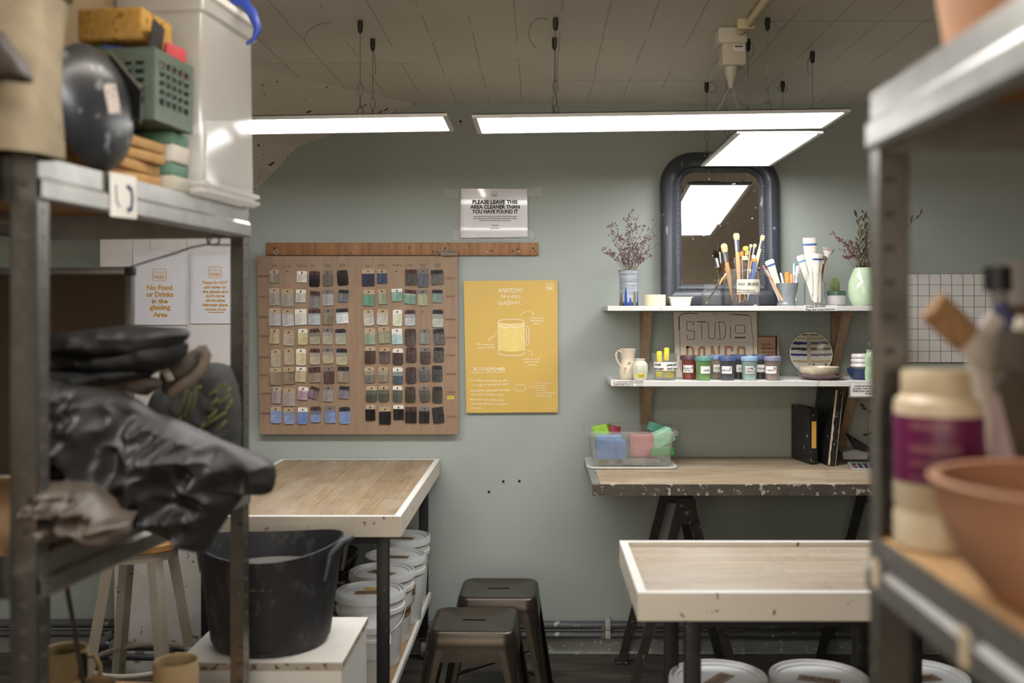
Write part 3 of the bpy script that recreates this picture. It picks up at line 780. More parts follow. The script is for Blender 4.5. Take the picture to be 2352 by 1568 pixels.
# ---------------------------------------------------------------- poster
MPAP = M('white_paper', 'e4e2e0', .4, var=.02)
MYEL = M('mustard_print', 'd0ad56', .45, var=.03, scale=5)
MWH = M('white_print', 'f2efe2', .6)
DP = 4.455
t = thing('poster', 'mustard yellow poster with a drawn mug, pinned beside the tile board', 'poster', W(1175,948,DP))
b = MB(); b.prism([pw(1071,948,DP), pw(1282,946.5,DP), pw(1280.5,643,DP), pw(1065,645,DP)], -.0008, wallM(DP)); b.build('sheet', MYEL, t, smooth=False)
def cp(x, y): return (1010+x/2.851, 420+y/2.851)   # reading scale of the poster notes
def cl_(l): return [(s, *cp(x,y), w/2.851, h/2.851) for (s,x,y,w,h) in l]
write_px(cl_([('ANATOMY',466,703,160,30),('OF A WELL',466,744,134,20),('GLAZED POT',464,784,160,24),('TIPS TO REMEMBER',316,1219,228,24)]), DP-.0004, MWH, t, jitter=.02, bold=-.004)
small = [('Maximum 2',638,884,88,11),('overlapping',636,900,90,11),('glazes',638,918,42,10),('Thin layers for',300,1056,112,11),('avoid running',304,1076,112,11),
 ('Even line of',606,1152,100,11),('glaze on the',604,1170,92,11),('bottom',604,1188,54,10),('If it takes too long to dry,',326,1292,248,15),('its a sign it may be too thick',332,1318,242,14),
 ('Stirring your glaze well will help',328,1356,252,14),('you ensure a better result',310,1384,212,13),('Be aware of wavy glaze',312,1418,220,13),('lines especially from the bottom',324,1444,236,13),('to middle',240,1472,72,11),
 ('When using a',680,1308,94,10),('runny glaze',662,1324,72,10),('remember to',666,1340,78,10),('make a catch',664,1356,72,10),('to avoid damaging',692,1374,122,10),('the kiln shelves',684,1392,106,10),('STUDIO PANSA',724,1474,52,7)]
for a_, b_ in ((0,3),(3,5),(5,8),(8,10),(10,12),(12,15),(15,21),(21,22)): write_px(cl_(small[a_:b_]), DP-.0004, MWH, t, jitter=.04, bold=-.004, name='handwriting', shear=.2)
def strokes(mb, lists, d, w, conv_, th=.0005, closed=False):
    Mx = wallM(d)
    for L in lists:
        pts = [pw(*conv_(x,y), d) for x,y in L]
        mb.stroke(pts, w, th, Mx)
def ell(cx, cy, rx, ry, a0=0, a1=360, n=24):
    return [(cx+rx*math.cos(math.radians(a0+(a1-a0)*i/n)), cy+ry*math.sin(math.radians(a0+(a1-a0)*i/n))) for i in range(n+1)]
b = MB()
b.prism([pw(*cp(x,y),DP) for x,y in [(385,920)]+[(552,920),(552,1090)]+ell(469,1090,83,14,0,180,12)], .0003, wallM(DP-.0002)); 
b.build('mug_tint', M('pale_yellow_print','e6cf7c',.5,var=.06,scale=30), t, smooth=False)
b = MB()
strokes(b, [ell(469,909,86,17), [(383,909),(386,1114)]+ell(470,1114,84,17,180,0,14)+[(553,909)], [(384,935)]+ell(430,938,24,10,180,20,6)+ell(500,936,40,8,200,0,6)+[(553,930)],
   [(553,940),(574,936),(584,960),(586,1040),(576,1060),(553,1064)], [(553,958),(562,956),(568,970),(569,1030),(562,1044),(553,1046)],
   ], DP-.0006, .0022, cp)
strokes(b, [ell(575,880,46,40,190,330,10)+[(606,852),(614,862),(618,850)], [(372,970),(362,1000),(320,1030),(330,1018)], [(345,1000),(318,1032),(332,1030)], [(574,1090),(600,1105),(609,1132),(602,1122)],
   ell(527,1340,40,21), [(582,1338),(620,1332),(612,1326)], [(206,1243),(428,1238)]], DP-.0006, .0012, cp)
b.build('mug_drawing', MWH, t, smooth=False)
def logo(cx, cy, w, d, mat, parent, h=None, back=None):
    """small STUDIO PANSA stamp in a rounded square"""
    h = h or w*.88; Mx = wallM(d); b = MB()
    k = rrect(-w/2,-h/2,w/2,h/2,w*.1,3); pts = [pw(cx+x, cy+y, d) for x,y in k+[k[0]]]
    b.stroke(pts, w*.035*d/F, .0004, Mx); b.build('stamp_border', mat, parent, smooth=False)
    write_px([('STUDIO',cx,cy-h*.2,w*.78,h*.24)], d, mat, parent, bold=-.01, name='stamp_lettering')
    write_px([('PANSA',cx,cy+h*.2,w*.78,h*.3)], d, mat, parent, bold=.03, name='stamp_lettering')
logo(1262.5,658,17,DP-.0006,MWH,t)
for px,py in ((1069.5,650),(1274,647),(1075,945),(1280,942)):
    p = W(px,py,DP-.001); b = MB(); b.cone(p+Vector((0,.001,0)), p-Vector((0,.001,0)), .0016, n=8); b.build('pin', blk, t)

# ---------------------------------------------------------------- laminated notices on the wall
MLAM = M('laminated_paper', 'cfccd0', .16, var=.02, coat=.6)
MTAPE = bpy.data.materials.new('glossy_clear_tape'); MTAPE.use_nodes = True
nt = MTAPE.node_tree; nt.nodes.clear(); o_ = nt.nodes.new('ShaderNodeOutputMaterial'); x_ = nt.nodes.new('ShaderNodeMixShader'); x_.inputs[0].default_value = .13
a_ = nt.nodes.new('ShaderNodeBsdfTransparent'); g_ = nt.nodes.new('ShaderNodeBsdfGlossy'); g_.inputs['Roughness'].default_value = .08
bp = nt.nodes.new('ShaderNodeBump'); bp.inputs['Strength'].default_value = 1; bp.inputs['Distance'].default_value = .004
nt.links.new(noise_tex(nt, tex_coord(nt), 160, 3, .6), bp.inputs['Height']); nt.links.new(bp.outputs[0], g_.inputs['Normal'])
nt.links.new(a_.outputs[0], x_.inputs[1]); nt.links.new(g_.outputs[0], x_.inputs[2]); nt.links.new(x_.outputs[0], o_.inputs[0])
t = thing('wall_notice', 'white laminated notice taped high on the wall above the wooden rail', 'notice', W(1135,545,4.46))
DN = 4.457
b = MB(); b.prism([pw(1059,433,DN), pw(1211,434,DN), pw(1212,544,DN), pw(1058,546,DN)], .001, wallM(DN)); b.build('sheet', MLAM, t, smooth=False)
L = [('PLEASE LEAVE THIS',362,124,296,24),('AREA CLEANER THAN',362,156,324,24),('YOU HAVE FOUND IT',362,187,302,24)]
write_px(cl_(L), DN-.0012, M('print_black','242226',.5), t, bold=.045, name='heading')
L = [('Use these tools for glazing bits in the POST GLAZE kitchen where',362,219,284,9),('cleaning off each top room. Clean the tables and the buckets if needed.',362,232,284,9),('Also make sure all the glaze buckets are closed well.',362,245,210,9),('Thank you!',360,277,44,9),('TEAM PANSA',360,297,62,8)]
write_px(cl_(L), DN-.0012, M('print_black','242226',.5), t, bold=.02, name='small_print')
logo(1135.5,446,14,DN-.0012,M('print_black','242226',.5),t)
def tape(parent, x0,y0,x1,y1,d, seed=0, amp=.0022, name='tape'):
    b = MB(); a = W(x0,y0,d); c = W(x1,y1,d); nu = max(3,int(abs(x1-x0)/2.6)); nv = max(3,int(abs(y1-y0)/2.6))
    def fn(u, v):
        x = a.x+(c.x-a.x)*u; z = a.z+(c.z-a.z)*v
        ex = (1-2*v)*0; x += .002*noise.noise(Vector((v*9+seed,u*3,1))) ; z += .0016*noise.noise(Vector((u*14+seed,v*3,7)))
        return Vector((x, CAMY+d-amp*(.6+noise.noise(Vector((x*130,z*130,seed)))), z))
    b.grid(fn, nu, nv); return b.build(name, MTAPE, parent, angle=60)
tape(t, 1020,433,1062,454,DN-.001,1); tape(t, 1205,430,1246,450,DN-.001,2)
tape(t, 1040,528,1224,552,DN-.002,3); tape(t, 1054,446,1066,540,DN-.002,4)
t = thing('cardboard_sheet', 'big white cardboard sheet behind the left rack carrying two orange notices', 'cardboard', W(400,835,4.15))
b = MB(); pane(b, 230,520,566,612, 4.165, .006); b.m(0); pane(b, 305,612,566,838, 4.165, .006)
b.build('sheet', M('white_cardboard','c4bfbc',.7,var=.04,scale=6,bmp=.05), t, smooth=False)
b = MB()
for x in (305, 345, 429): pane(b, x-.6, 520, x+.6, 612 if x != 429 else 836, 4.1645, .001)
b.build('fold_line', M('cardboard_fold','98928e',.8), t, smooth=False)
MOR = M('ochre_print', 'b98a3c', .6)
ORN = [(303,582,431,748,[('No Food',0.50,.545-.18)])]
DS = 4.16
def sx_(x, y): return (x/2.703, 520+y/2.703)
t1 = thing('wall_notice', 'white notice about no food or drinks in ochre print', 'notice', W(367,748,DS))
b = MB(); pane(b, 306,577,431,746, DS, .0015); b.build('sheet', M('notice_paper','cbcacf',.35,var=.02), t1, smooth=False)
def l2(l): return [(s, *sx_(x,y), w/2.703, h/2.703) for (s,x,y,w,h) in l]
write_px(l2([('No Food',991,378,158,30),('or Drinks',992,420,166,30),('in the',992,462,100,28),('glazing',994,500,130,28),('Area',996,546,88,27)]), DS-.0004, MOR, t1, bold=.035)
logo(366,631,31,DS-.0004,MOR,t1)
t2 = thing('wall_notice', 'white notice about adding water to the glazes, half behind the rack post', 'notice', W(500,748,DS))
b = MB(); pane(b, 437,585,566,743, DS, .0015); b.build('sheet', M('notice_paper','cbcacf',.35,var=.02), t2, smooth=False)
write_px(l2([('Please do NOT',1335,347,158,18),('add water to',1335,375,136,18),('the glazes and',1336,403,158,18),("don't move",1336,430,116,18),('stir-brushes',1338,458,122,18),('between glaze',1336,485,156,18),('buckets (cross',1340,513,128,17),('contamination)',1340,532,100,9)]), DS-.0004, MOR, t2, bold=.035)
logo(494,625,29,DS-.0004,MOR,t2)
for k,(x0,y0,x1,y1) in enumerate(((310,570,520,588),(425,585,440,760),(436,578,446,700))):
    tape(t1 if k < 2 else t2, x0,y0,x1,y1, DS-.002, 11+k)
# cutting grid sheet at the right
DG = 4.462
t = thing('grid_sheet', 'white sheet ruled in a black square grid on the wall behind the right rack', 'grid sheet', W(2180,831,DG))
b = MB(); pane(b, 2050,628,2296,832, DG, .002); b.build('sheet', MPAP, t, smooth=False)
b = MB()
for i in range(9): pane(b, 2057+25.8*i-.5, 628, 2057+25.8*i+.5, 832, DG-.0004, .0004)
for i in range(9): pane(b, 2050, 628.5+25.4*i-.45, 2296, 628.5+25.4*i+.45, DG-.0004, .0004)
b.build('grid_lines', M('grid_ink','4a4a4a',.6), t, smooth=False)
write_px([(str(i+1), 2057+25.8*i-4, 632, 2.5, 3.5) for i in range(1,9)], DG-.0004, MINK, t)

# ---------------------------------------------------------------- mirror
xm, wm_, hm = W(1657,0,4.385).x, .531, .688
zb = 1.5535
t = thing('mirror', 'arched dark blue-grey framed mirror leaning on the top shelf', 'mirror', (xm, Y(4.398), zb))
lean = 4.35
t.rotation_euler = (math.radians(-lean), 0, 0)
def arch(w, h, r, rb, z0, n=12):
    out = []
    for cx, cz, a, rr in ((w/2-r, z0+h-r, 0, r), (-w/2+r, z0+h-r, 90, r), (-w/2+rb, z0+rb, 180, rb), (w/2-rb, z0+rb, 270, rb)):
        for i in range(n+1):
            k = math.radians(a+90*i/n); out.append((cx+rr*math.cos(k), cz+rr*math.sin(k)))
    return out
MMF = M('slate_blue_frame', '3d4149', .38, var=.25, scale=9, stretch=(1,1,.35), spots='8b8e94', spot_scale=30, spot_amt=.76, bmp=.1)
fw = .094
steps = [(0,0,.0),(0,.012,.0),(.006,.026,.0),(.022,.040,0),(.045,.044,0),(.062,.034,0),(.068,.024,0),(.076,.026,0),(.082,.022,0),(fw,.012,0),(fw,.0,0)]
b = MB(); rings = []
for (ins, dep, _) in steps:
    r = max(.15-ins*.95, .04); rb = max(.012-ins, .0015)
    ring = arch(wm_-2*ins, hm-2*ins, r, rb if ins < .07 else .004, ins)
    rings.append([b.bm.verts.new((x, -dep, z)) for x, z in ring])
for A_, B_ in zip(rings[:-1], rings[1:]):
    for j in range(len(A_)): b.bm.faces.new((A_[j], A_[(j+1)%len(A_)], B_[(j+1)%len(B_)], B_[j]))
b.build('frame', MMF, t, world=False, angle=40)
b = MB(); ring = arch(wm_-2*.0775, hm-2*.0775, max(.15-.0775*.95,.04), .005, .0775, 10)
per = [Vector(p) for p in ring]; tot = sum((per[(i+1)%len(per)]-per[i]).length for i in range(len(per))); N = 170; i = 0; acc = 0
for j in range(N):
    s_ = tot*j/N
    while i < len(per) and acc+(per[(i+1)%len(per)]-per[i]).length < s_: acc += (per[(i+1)%len(per)]-per[i]).length; i += 1
    A_, B_ = per[i%len(per)], per[(i+1)%len(per)]; L_ = (B_-A_).length or 1e-6; p = A_.lerp(B_, (s_-acc)/L_)
    b.lathe([(0,-.0042),(.0036,-.002),(.0042,.0),(.0036,.002),(0,.0042)], (p.x,-.0265,p.y), 6)
be = b.build('beading', M('worn_beading','6a6d74',.4,var=.3,scale=60), t, world=False)
mg, nt, bs = new_mat('old_mirror_glass')
bs.inputs['Metallic'].default_value = 1; bs.inputs['Roughness'].default_value = .02
n1 = noise_tex(nt, tex_coord(nt), 34, 5, .7); col_ = ramp(nt, n1, [(.68,rgb('e4e2dc')),(.7,rgb('cfc9be'))])
nt.links.new(col_, bs.inputs['Base Color'])
nt.links.new(ramp(nt, n1, [(.68,(.02,.02,.02,1)),(.7,(.5,.5,.5,1))]), bs.inputs['Roughness'])
b = MB(); b.prism(arch(wm_-2*fw+.006, hm-2*fw+.006, .06, .004, fw-.003), .004, T(0,-.008,0) @ WX); b.build('mirror_glass', mg, t, world=False, smooth=False)

# ---------------------------------------------------------------- wall shelves and brackets
MSH = M('white_painted_shelf', 'cfcfcd', .4, var=.03, scale=8, spots='bdbbb4', spot_scale=20, spot_amt=.76)
MBR = grain('raw_wood_bracket', 'a48c70', '836b52', 'z', scale=4)
Z1, Z2 = 1.5535, 1.244
SX1 = 1.47
t = thing('wall_shelf', 'upper white wall shelf carrying the mirror and brush jars', 'shelf', (.87,-.15,Z1))
b = MB(); b.box((.282,Y(4.14),Z1-.0205),(SX1,-.001,Z1), .001, seg=1); b.build('shelf_board', MSH, t, smooth=False)
t0_ = t
t = thing('wall_shelf', 'lower white wall shelf with oxide jars and pottery', 'shelf', (.87,-.18,Z2))
b = MB(); b.box((.295,Y(4.10),Z2-.0225),(SX1,-.001,Z2), .001, seg=1); b.build('shelf_board', MSH, t, smooth=False)
t1_ = t
def bracket(xl, ztop, depth, drop, label):
    t = thing('shelf_bracket', label, 'bracket', (xl+.015,-.1,ztop-drop), 0, 'raw wood shelf brackets')
    w = .038
    b = MB(); b.box((xl,-.022,ztop-drop),(xl+w,-.001,ztop)); b.build('wall_batten', MBR, t, smooth=False)
    b = MB(); b.box((xl,-depth,ztop-.022),(xl+w,-.022,ztop)); b.build('top_batten', MBR, t, smooth=False)
    b = MB(); b.prism([(-depth+.02,ztop-.022),(-depth+.05,ztop-.022),(-.022,ztop-drop*.72),(-.022,ztop-drop*.9)], w, Matrix(((0,0,1,xl),(1,0,0,0),(0,1,0,0),(0,0,0,1))))
    b.build('diagonal_brace', MBR, t, smooth=False)
xl, xr = W(1473,0,4.40).x, W(1913,0,4.43).x
bracket(xl, Z1-.0208, .18, .26, 'raw wood bracket at the left under the upper shelf')
bracket(xr, Z1-.0208, .20, .26, 'raw wood bracket at the right under the upper shelf behind the plate')
bracket(xl, Z2-.0228, .20, .30, 'raw wood bracket at the left under the lower shelf behind the sponge box')
bracket(xr+.03, Z2-.0228, .20, .30, 'raw wood bracket at the right under the lower shelf behind the binders')
# notes stuck to the shelf edges
d1 = 4.139
t = thing('shelf_note', 'small handwritten brush note taped to the upper shelf edge below the jar', 'label', W(1884,714,d1))
b = MB(); pane(b, 1847,700.5,1922,713.8, d1, .0006); b.build('strip', MPAP, t, smooth=False)
write_px([('GLAZE BRUSHES',1874,703.5,46,4.8),('Please clean & place back here',1884,710.2,68,4.6)], d1-.0004, MINK, t, jitter=.05, bold=.02)
d2 = 4.099
t = thing('shelf_note', 'small handwritten note in three lines on the left end of the lower shelf edge', 'label', W(1442,887,d2))
b = MB(); b.prism([pw(1403,873,d2),pw(1479,874.5,d2),pw(1479,887,d2),pw(1404,885.5,d2)], .0006, wallM(d2)); b.build('strip', MPAP, t, smooth=False)
write_px([('TO AVOID WASTING CERAMIC CONTAINERS',1443,876.2,70,2.7),('PLEASE USE THE NEW PLASTIC CONTAINERS',1443,880.0,70,2.7),('CLOSE THEM AFTER USE.     THANKS',1443,883.8,68,2.7)], d2-.0008, MINK, t, jitter=.03, bold=.02)
t = thing('shelf_note', 'laminated printed notice hanging from the right end of the lower shelf edge', 'notice', W(1990,912,4.09))
d3 = 4.095
b = MB(); pane(b, 1950,878,2046,913, d3, .0008); b.build('laminate', glass('laminate_rim','e8eae6',.6,.15), t, smooth=False)
b = MB(); pane(b, 1954,880,2043,910, d3-.0006, .0006); b.build('sheet', MPAP, t, smooth=False)
write_px([('PLEASE NOTE THAT DUE TO THE',1998,886.5,70,3.4),('GLAZES, THEY ARE TOXIC ON',1996,892.3,74,3.4),('THEIR OWN AND MUST BE KEPT',1996,898,78,3.4),('OF GLAZING',2002,903.6,30,3.4)], d3-.001, MINK, t, bold=.03)
# ---------------------------------------------------------------- things on the shelves
def base(cx, z, d): return Vector(((cx-1240)*d/F, CAMY+d, z))
def turned(mb, cx, z, d, prof, n=36, wob=0):
    """lathe with radii and heights given in photo pixels at distance d"""
    s = d/F
    return mb.lathe([(r*s, h*s) for r, h in prof], base(cx, z, d), n, wob=wob)
GL = glass('clear_glass', 'f6faf8', .945, .03)
DU = 4.285      # row of things on the upper shelf
def jar_glass(t, cx, d, r, h, neck, z, nh=.16):
    b = MB()
    turned(b, cx, z, d, [(0,.5),(r*.9,.5),(r,3),(r,h*(1-nh-.06)),(neck,h*(1-nh)),(neck,h*(1-nh*.66)),(neck+1.2,h*(1-nh*.6)),(neck,h*(1-nh*.45)),(neck+1.2,h*(1-nh*.36)),(neck,h*(1-nh*.2)),(neck+.8,h-1),(neck,h),(neck-1.5,h),(neck-1.6,h*(1-nh)),(r-1.6,h*(1-nh-.08)),(r-1.6,4),(0,3)])
    b.build('glass_body', GL, t)
# stoneware vase with dried flowers
t = thing('stoneware_vase', 'grey-blue banded stoneware vase with blue painted drips, left end of upper shelf', 'vase', base(1444,Z1,DU))
b = MB(); turned(b, 1444, Z1, DU, [(0,0),(21,0),(22,3),(21.5,20),(21,45),(22,68),(24,80),(24,81.5),(22.5,82),(20,70),(19,20),(0,4)])
def vase_mat():
    m, nt, bs = new_mat('banded_stoneware')
    sp = nt.nodes.new('ShaderNodeSeparateXYZ'); v = tex_coord(nt); nt.links.new(v, sp.inputs[0])
    n = noise_tex(nt, tex_coord(nt, (1,1,14)), 9, 4)
    out = ramp(nt, n, [(.35, rgb('7c8591')), (.65, rgb('aab0b6'))])
    f = ramp(nt, sp.outputs[2], [(0,rgb('555550')),(.012,rgb('6d6f70')),(.02,rgb('ffffff')),(1,rgb('ffffff'))])
    out = mixc(nt, 1, out, f, 'MULTIPLY'); nt.links.new(out, bs.inputs['Base Color']); bs.inputs['Roughness'].default_value = .3
    return m
b.build('vase_body', vase_mat(), t)
MBL = M('cobalt_paint', '24459c', .3, var=.15, scale=50); MBRN = M('brown_rim_glaze', '4b4138', .4)
for k,(dx,w,h,mt) in enumerate(((-18,5,27,'b'),(-8.5,6,40,'a'),(2,6,18,'a'),(12,7,32,'b'),(19.6,2.4,30,'a'))):
    b = MB(); s = DU/F; cx0, cy0 = base(1444,Z1,DU).x, Y(DU)
    def fn(u, v, dx=dx, w=w, h=h):
        x = (dx+w*(u-.5)*(1-.75*v*v))*s; rr = 22.2*s; x = max(-rr*.995, min(rr*.995, x))
        return Vector((cx0+x, cy0-math.sqrt(rr*rr-x*x)-.0006, Z1+.002+h*v*s))
    b.grid(fn, 5, 8); b.build('painted_drip', MBL if mt=='a' else M('olive_paint','6b6650',.3), t)
b = MB(); b.tube([base(1444,Z1+81.5*DU/F,DU)+Vector((math.cos(a)*23.3*DU/F, math.sin(a)*23.3*DU/F,0)) for a in [k*PI/14 for k in range(28)]], .0016, 6, closed=True); b.build('rim', MBRN, t)
# dried statice: branching stems and small dull-pink heads
def bouquet(label, cx, d, z0, targets, stem_m, head_m, heads=9, group=None, name='dried_flower_bunch', hs=.0042, seed=1, spread=.05):
    rnd = random.Random(seed)
    t = thing(name, label, 'dried flowers', base(cx, z0, d))
    b = MB(); hb = MB(); o = base(cx, z0, d)
    for (px, py) in targets:
        p1 = W(px, py, d+rnd.uniform(-.06,.03)); p0 = o+Vector((rnd.uniform(-.02,.02), rnd.uniform(-.015,.015), .02))
        mid = p0.lerp(p1, .5)+Vector((rnd.uniform(-.012,.012)+(p0.x-p1.x)*.12, rnd.uniform(-.01,.01), .012))
        pts = [p0, p0.lerp(mid,.5)+Vector((0,0,.004)), mid, mid.lerp(p1,.5)+Vector((rnd.uniform(-.006,.006),0,.002)), p1]
        b.tube(pts, [.0011,.001,.0009,.0007,.0005], 5)
        for j in range(heads):
            u = rnd.uniform(.45, 1); i = min(3, int(u*4)); q = pts[i].lerp(pts[i+1], u*4-i)
            L_ = rnd.uniform(.012, spread)*(1.15-u*.6); a = rnd.uniform(-.9,.9)
            e = q+Vector((math.sin(a)*L_, rnd.uniform(-.4,.4)*L_, math.cos(a)*L_*.8))
            b.tube([q, q.lerp(e,.5)+Vector((rnd.uniform(-.002,.002),0,.001)), e], .00045, 4)
            for k in range(rnd.randint(2,4)):
                h = e+Vector((rnd.uniform(-1,1), rnd.uniform(-1,1), rnd.uniform(-1,1)))*.005
                ax = Vector((rnd.uniform(-1,1), rnd.uniform(-1,1), rnd.uniform(.2,1))).normalized()
                hb.tube([h-ax*hs*.9, h, h+ax*hs], [hs*.15, hs*.55, hs*.1], 5)
    b.build('stems', stem_m, t); tag(hb.build('blossoms', head_m, t), kind='stuff')
    return t
bouquet('bunch of dried pink-brown flowers in the stoneware vase', 1444, DU, Z1+.10,
    [(1380,575),(1397,507),(1411,512),(1452,486),(1468,492),(1440,500),(1517,497),(1500,540),(1512,560),(1498,588),(1480,520),(1425,545),(1408,575),(1455,550),(1470,565),(1430,585),(1490,575),(1396,585),(1448,530),(1440,600),(1462,590),(1420,600),(1475,600),(1510,535),(1405,545)],
    M('dry_stem','6b5344',.8), M('dried_blossom','72555a',.85,var=.35,scale=70), heads=10, seed=3, spread=.042)
# tape roll and tub
t = thing('masking_tape_roll', 'roll of cream masking tape lying on the upper shelf beside the stoneware vase', 'tape', base(1504,Z1,4.26))
b = MB(); turned(b, 1504, Z1, 4.26, [(15,0),(24.5,0),(24.8,1),(24.8,25),(24.5,26),(15,26),(15,0)]); b.build('tape_wound', M('cream_tape','d6cfae',.45,var=.04), t)
b = MB(); turned(b, 1504, Z1, 4.26, [(14,0),(15.1,0),(15.1,26.2),(14,26.2),(14,0)]); b.build('cardboard_core', M('core_card','9c8264',.8), t)
t = thing('plastic_tub', 'small cream plastic tub with a flared rim on the upper shelf', 'tub', base(1562,Z1,4.27))
b = MB(); s = 4.27/F; bb = base(1562,Z1,4.27)
def rr_loft(mb, secs, c, n=4, closed_bottom=True, rfrac=.25):
    """stacked rounded rectangles (half width, half depth, z)"""
    rings = []
    for hx, hy, z in secs:
        rings.append([mb.bm.verts.new(c+Vector((x,y,z))) for x,y in rrect(-hx,-hy,hx,hy,min(hx,hy)*rfrac,n)])
    for A_, B_ in zip(rings[:-1], rings[1:]):
        for j in range(len(A_)): 
            f = mb.bm.faces.new((A_[j], A_[(j+1)%len(A_)], B_[(j+1)%len(B_)], B_[j])); f.material_index = mb.mi
    for q, rev in ((rings[0],1),(rings[-1],0)):
        f = mb.bm.faces.new(q[::-1] if rev else q); f.material_index = mb.mi
    return mb
rr_loft(b, [(21*s,15*s,0),(25*s,18*s,19*s),(27.5*s,20*s,19.3*s),(27.5*s,20*s,21*s),(25*s,18*s,21*s),(22*s,15*s,4*s)], bb); b.build('tub_body', M('cream_plastic','dcd8c8',.4,var=.03), t)
# jars
def brush(label, base_px, tip_px, d0, d1, lb, lf, wb, wh, cols, flat=.35, fan=1.1, name='paint_brush', group='brushes standing in the jars', stripe=None, z0=None, round_tip=.75):
    P0 = W(*base_px, d0); P1 = W(*tip_px, d1); u = (P1-P0).normalized(); s = d1/F
    t = thing(name, label, 'brush', P0, 0, group)
    a = P1-u*lb*s; c = a-u*lf*s
    b = MB(); b.tube([a-u*.001, a.lerp(P1,.35), a.lerp(P1,.75), P1], [wb*.46*s, wb*.5*fan*s, wb*.5*fan*s, wb*.5*round_tip*s], 12, flat=flat); b.build('bristles', cols[0], t)
    if lf:
        b = MB(); b.tube([c, c.lerp(a,.12), c.lerp(a,.16), a], [wh*.52*s, wh*.55*s, wh*.53*s, wb*.48*s], 12, flat=max(flat, .45)); b.build('ferrule', cols[1], t)
    b = MB(); L_ = (c-P0).length
    if stripe is None:
        b.tube([P0, P0+u*L_*.3, P0+u*L_*.75, c], [wh*.22*s, wh*.36*s, wh*.55*s, wh*.48*s], 10, flat=.8)
    else:
        b.tube([P0, P0+u*L_*.08, P0+u*L_*.45, P0+u*L_*.75, c], [wh*.3*s, wh*.4*s, wh*.42*s, wb*.40*s, wb*.49*s], 12, flat=.18)
    b.build('handle', cols[2], t)
    if stripe is not None:
        b = MB(); b.tube([c-u*.0005, c+u*3.5*s], [wb*.505*s]*2, 12, flat=.24); b.build('blue_band', stripe, t)
    return t
BR = M('hog_bristle','c2ad83',.8,var=.2,scale=90,stretch=(6,6,1)); FE = M('aluminium_ferrule','a9aeb8',.28,.85,var=.1); HW = M('beech_handle','c69a6c',.4,var=.1)
HK = M('white_goat_hair','d8d2c8',.85,var=.08,scale=80,stretch=(6,6,1)); HKH = M('pale_hake_handle','e2dccf',.5,var=.05); BLU = M('blue_band','3a5fae',.5)
ORG = M('orange_foam','d98a3c',.7); SYN = M('golden_bristle','e0a045',.6,var=.1); WHP = M('white_toothbrush_plastic','e8e8ea',.3); TEAL = M('teal_bristle','3f9fa8',.6); BLK = M('black_handle','17161a',.4)
PAL = M('pale_handle','dfd0b4',.4); CRM = M('cream_bristle','d9caa0',.8)
# low jar with one leaning brush
t = thing('glass_jar', 'low empty glass jar with one leaning brush on the upper shelf', 'jar', base(1635,Z1,DU))
jar_glass(t, 1635, DU, 23.5, 51, 20, Z1, .3)
brush('thin gold and black brush leaning in the low glass jar', (1622,697), (1668,628), 4.29, 4.27, 7, 0, 4, 5, (CRM, FE, M('gold_black_handle','b9935a',.35)), .9)
brush('thin black brush leaning in the low glass jar', (1625,692), (1659,638), 4.27, 4.28, 3, 0, 3, 5.5, (CRM, FE, BLK), .9)
t = thing('glass_jar', 'small glass jar behind the left side of the wax brush jar', 'jar', base(1681,Z1+.0,4.345))
jar_glass(t, 1681, 4.318, 20, 86, 15, Z1, .2)
brush('flat hog brush leaning left in the small jar behind', (1683,690), (1662,559), 4.318, 4.30, 20, 24, 14, 10, (BR, FE, HW), round_tip=.5)
t = thing('glass_jar', 'large glass jar labelled for wax brushes in the middle of the upper shelf', 'jar', base(1712.5,Z1,4.215))
jar_glass(t, 1712.5, 4.215, 32, 100, 25.5, Z1, .15)
b = MB(); s = 4.215/F; cx0 = base(1712.5,Z1,4.215)
def lab(x0, x1, y0, y1, R_=32.6, cxp=1712.5, dd=4.215, zz=None):
    s = dd/F; c = base(cxp, 0, dd)
    def fn(u, v):
        x = (x0+(x1-x0)*u-cxp); x = max(-R_*.999, min(R_*.999, x))
        zz_ = EYE-((y1+(y0-y1)*v)-718)*s
        return Vector((c.x+x*s, c.y-math.sqrt(max(0,R_*R_-x*x))*s, zz_))
    return fn
b.grid(lab(1688,1742,642,676), 14, 3); lb = b.build('paper_label', M('label_paper','cfcabb',.5,var=.03), t)
def wrap_text(lines, fn_c, R_, dd, cxp, mat, parent, **k):
    o = write_px(lines, dd, mat, parent, **k); s = dd/F; c = base(cxp,0,dd); me = o.data; m = wm(parent)
    for v in me.vertices:
        w = m @ v.co; x = max(-R_*.999*s, min(R_*.999*s, w.x-c.x)); w.y = c.y-math.sqrt(max(0,(R_*s)**2-x*x)); v.co = m.inverted() @ w
    return o
wrap_text([('WAX',1697.5,653,14,7),('BRUSHES',1724,653,27,7),('PLEASE WASH/REMOVE WAX',1706,667,44,3.4),('FROM BRUSHES BEFORE RETURNING THEM',1713,672.5,56,3.4)], None, 33.1, 4.215, 1712.5, MINK, lb, jitter=.05, bold=.012)
brush('tall wide flat hog brush with silver ferrule in the wax jar', (1700,694), (1691,535.5), 4.205, 4.215, 15, 29, 13, 9.5, (BR, FE, HW), round_tip=.7)
brush('wide brush leaning right with pale handle in the wax jar', (1716,690), (1753,540), 4.225, 4.215, 13, 19, 9.5, 8, (BR, FE, PAL), round_tip=.8)
brush('orange fan-tipped brush in the wax jar', (1712,688), (1713,565), 4.215, 4.225, 11, 4, 12, 4, (SYN, FE, HW), round_tip=.6)
brush('slim flat brush leaning slightly right in the wax jar', (1710,690), (1725,561), 4.225, 4.235, 7, 18, 7, 3.5, (BR, FE, HW))
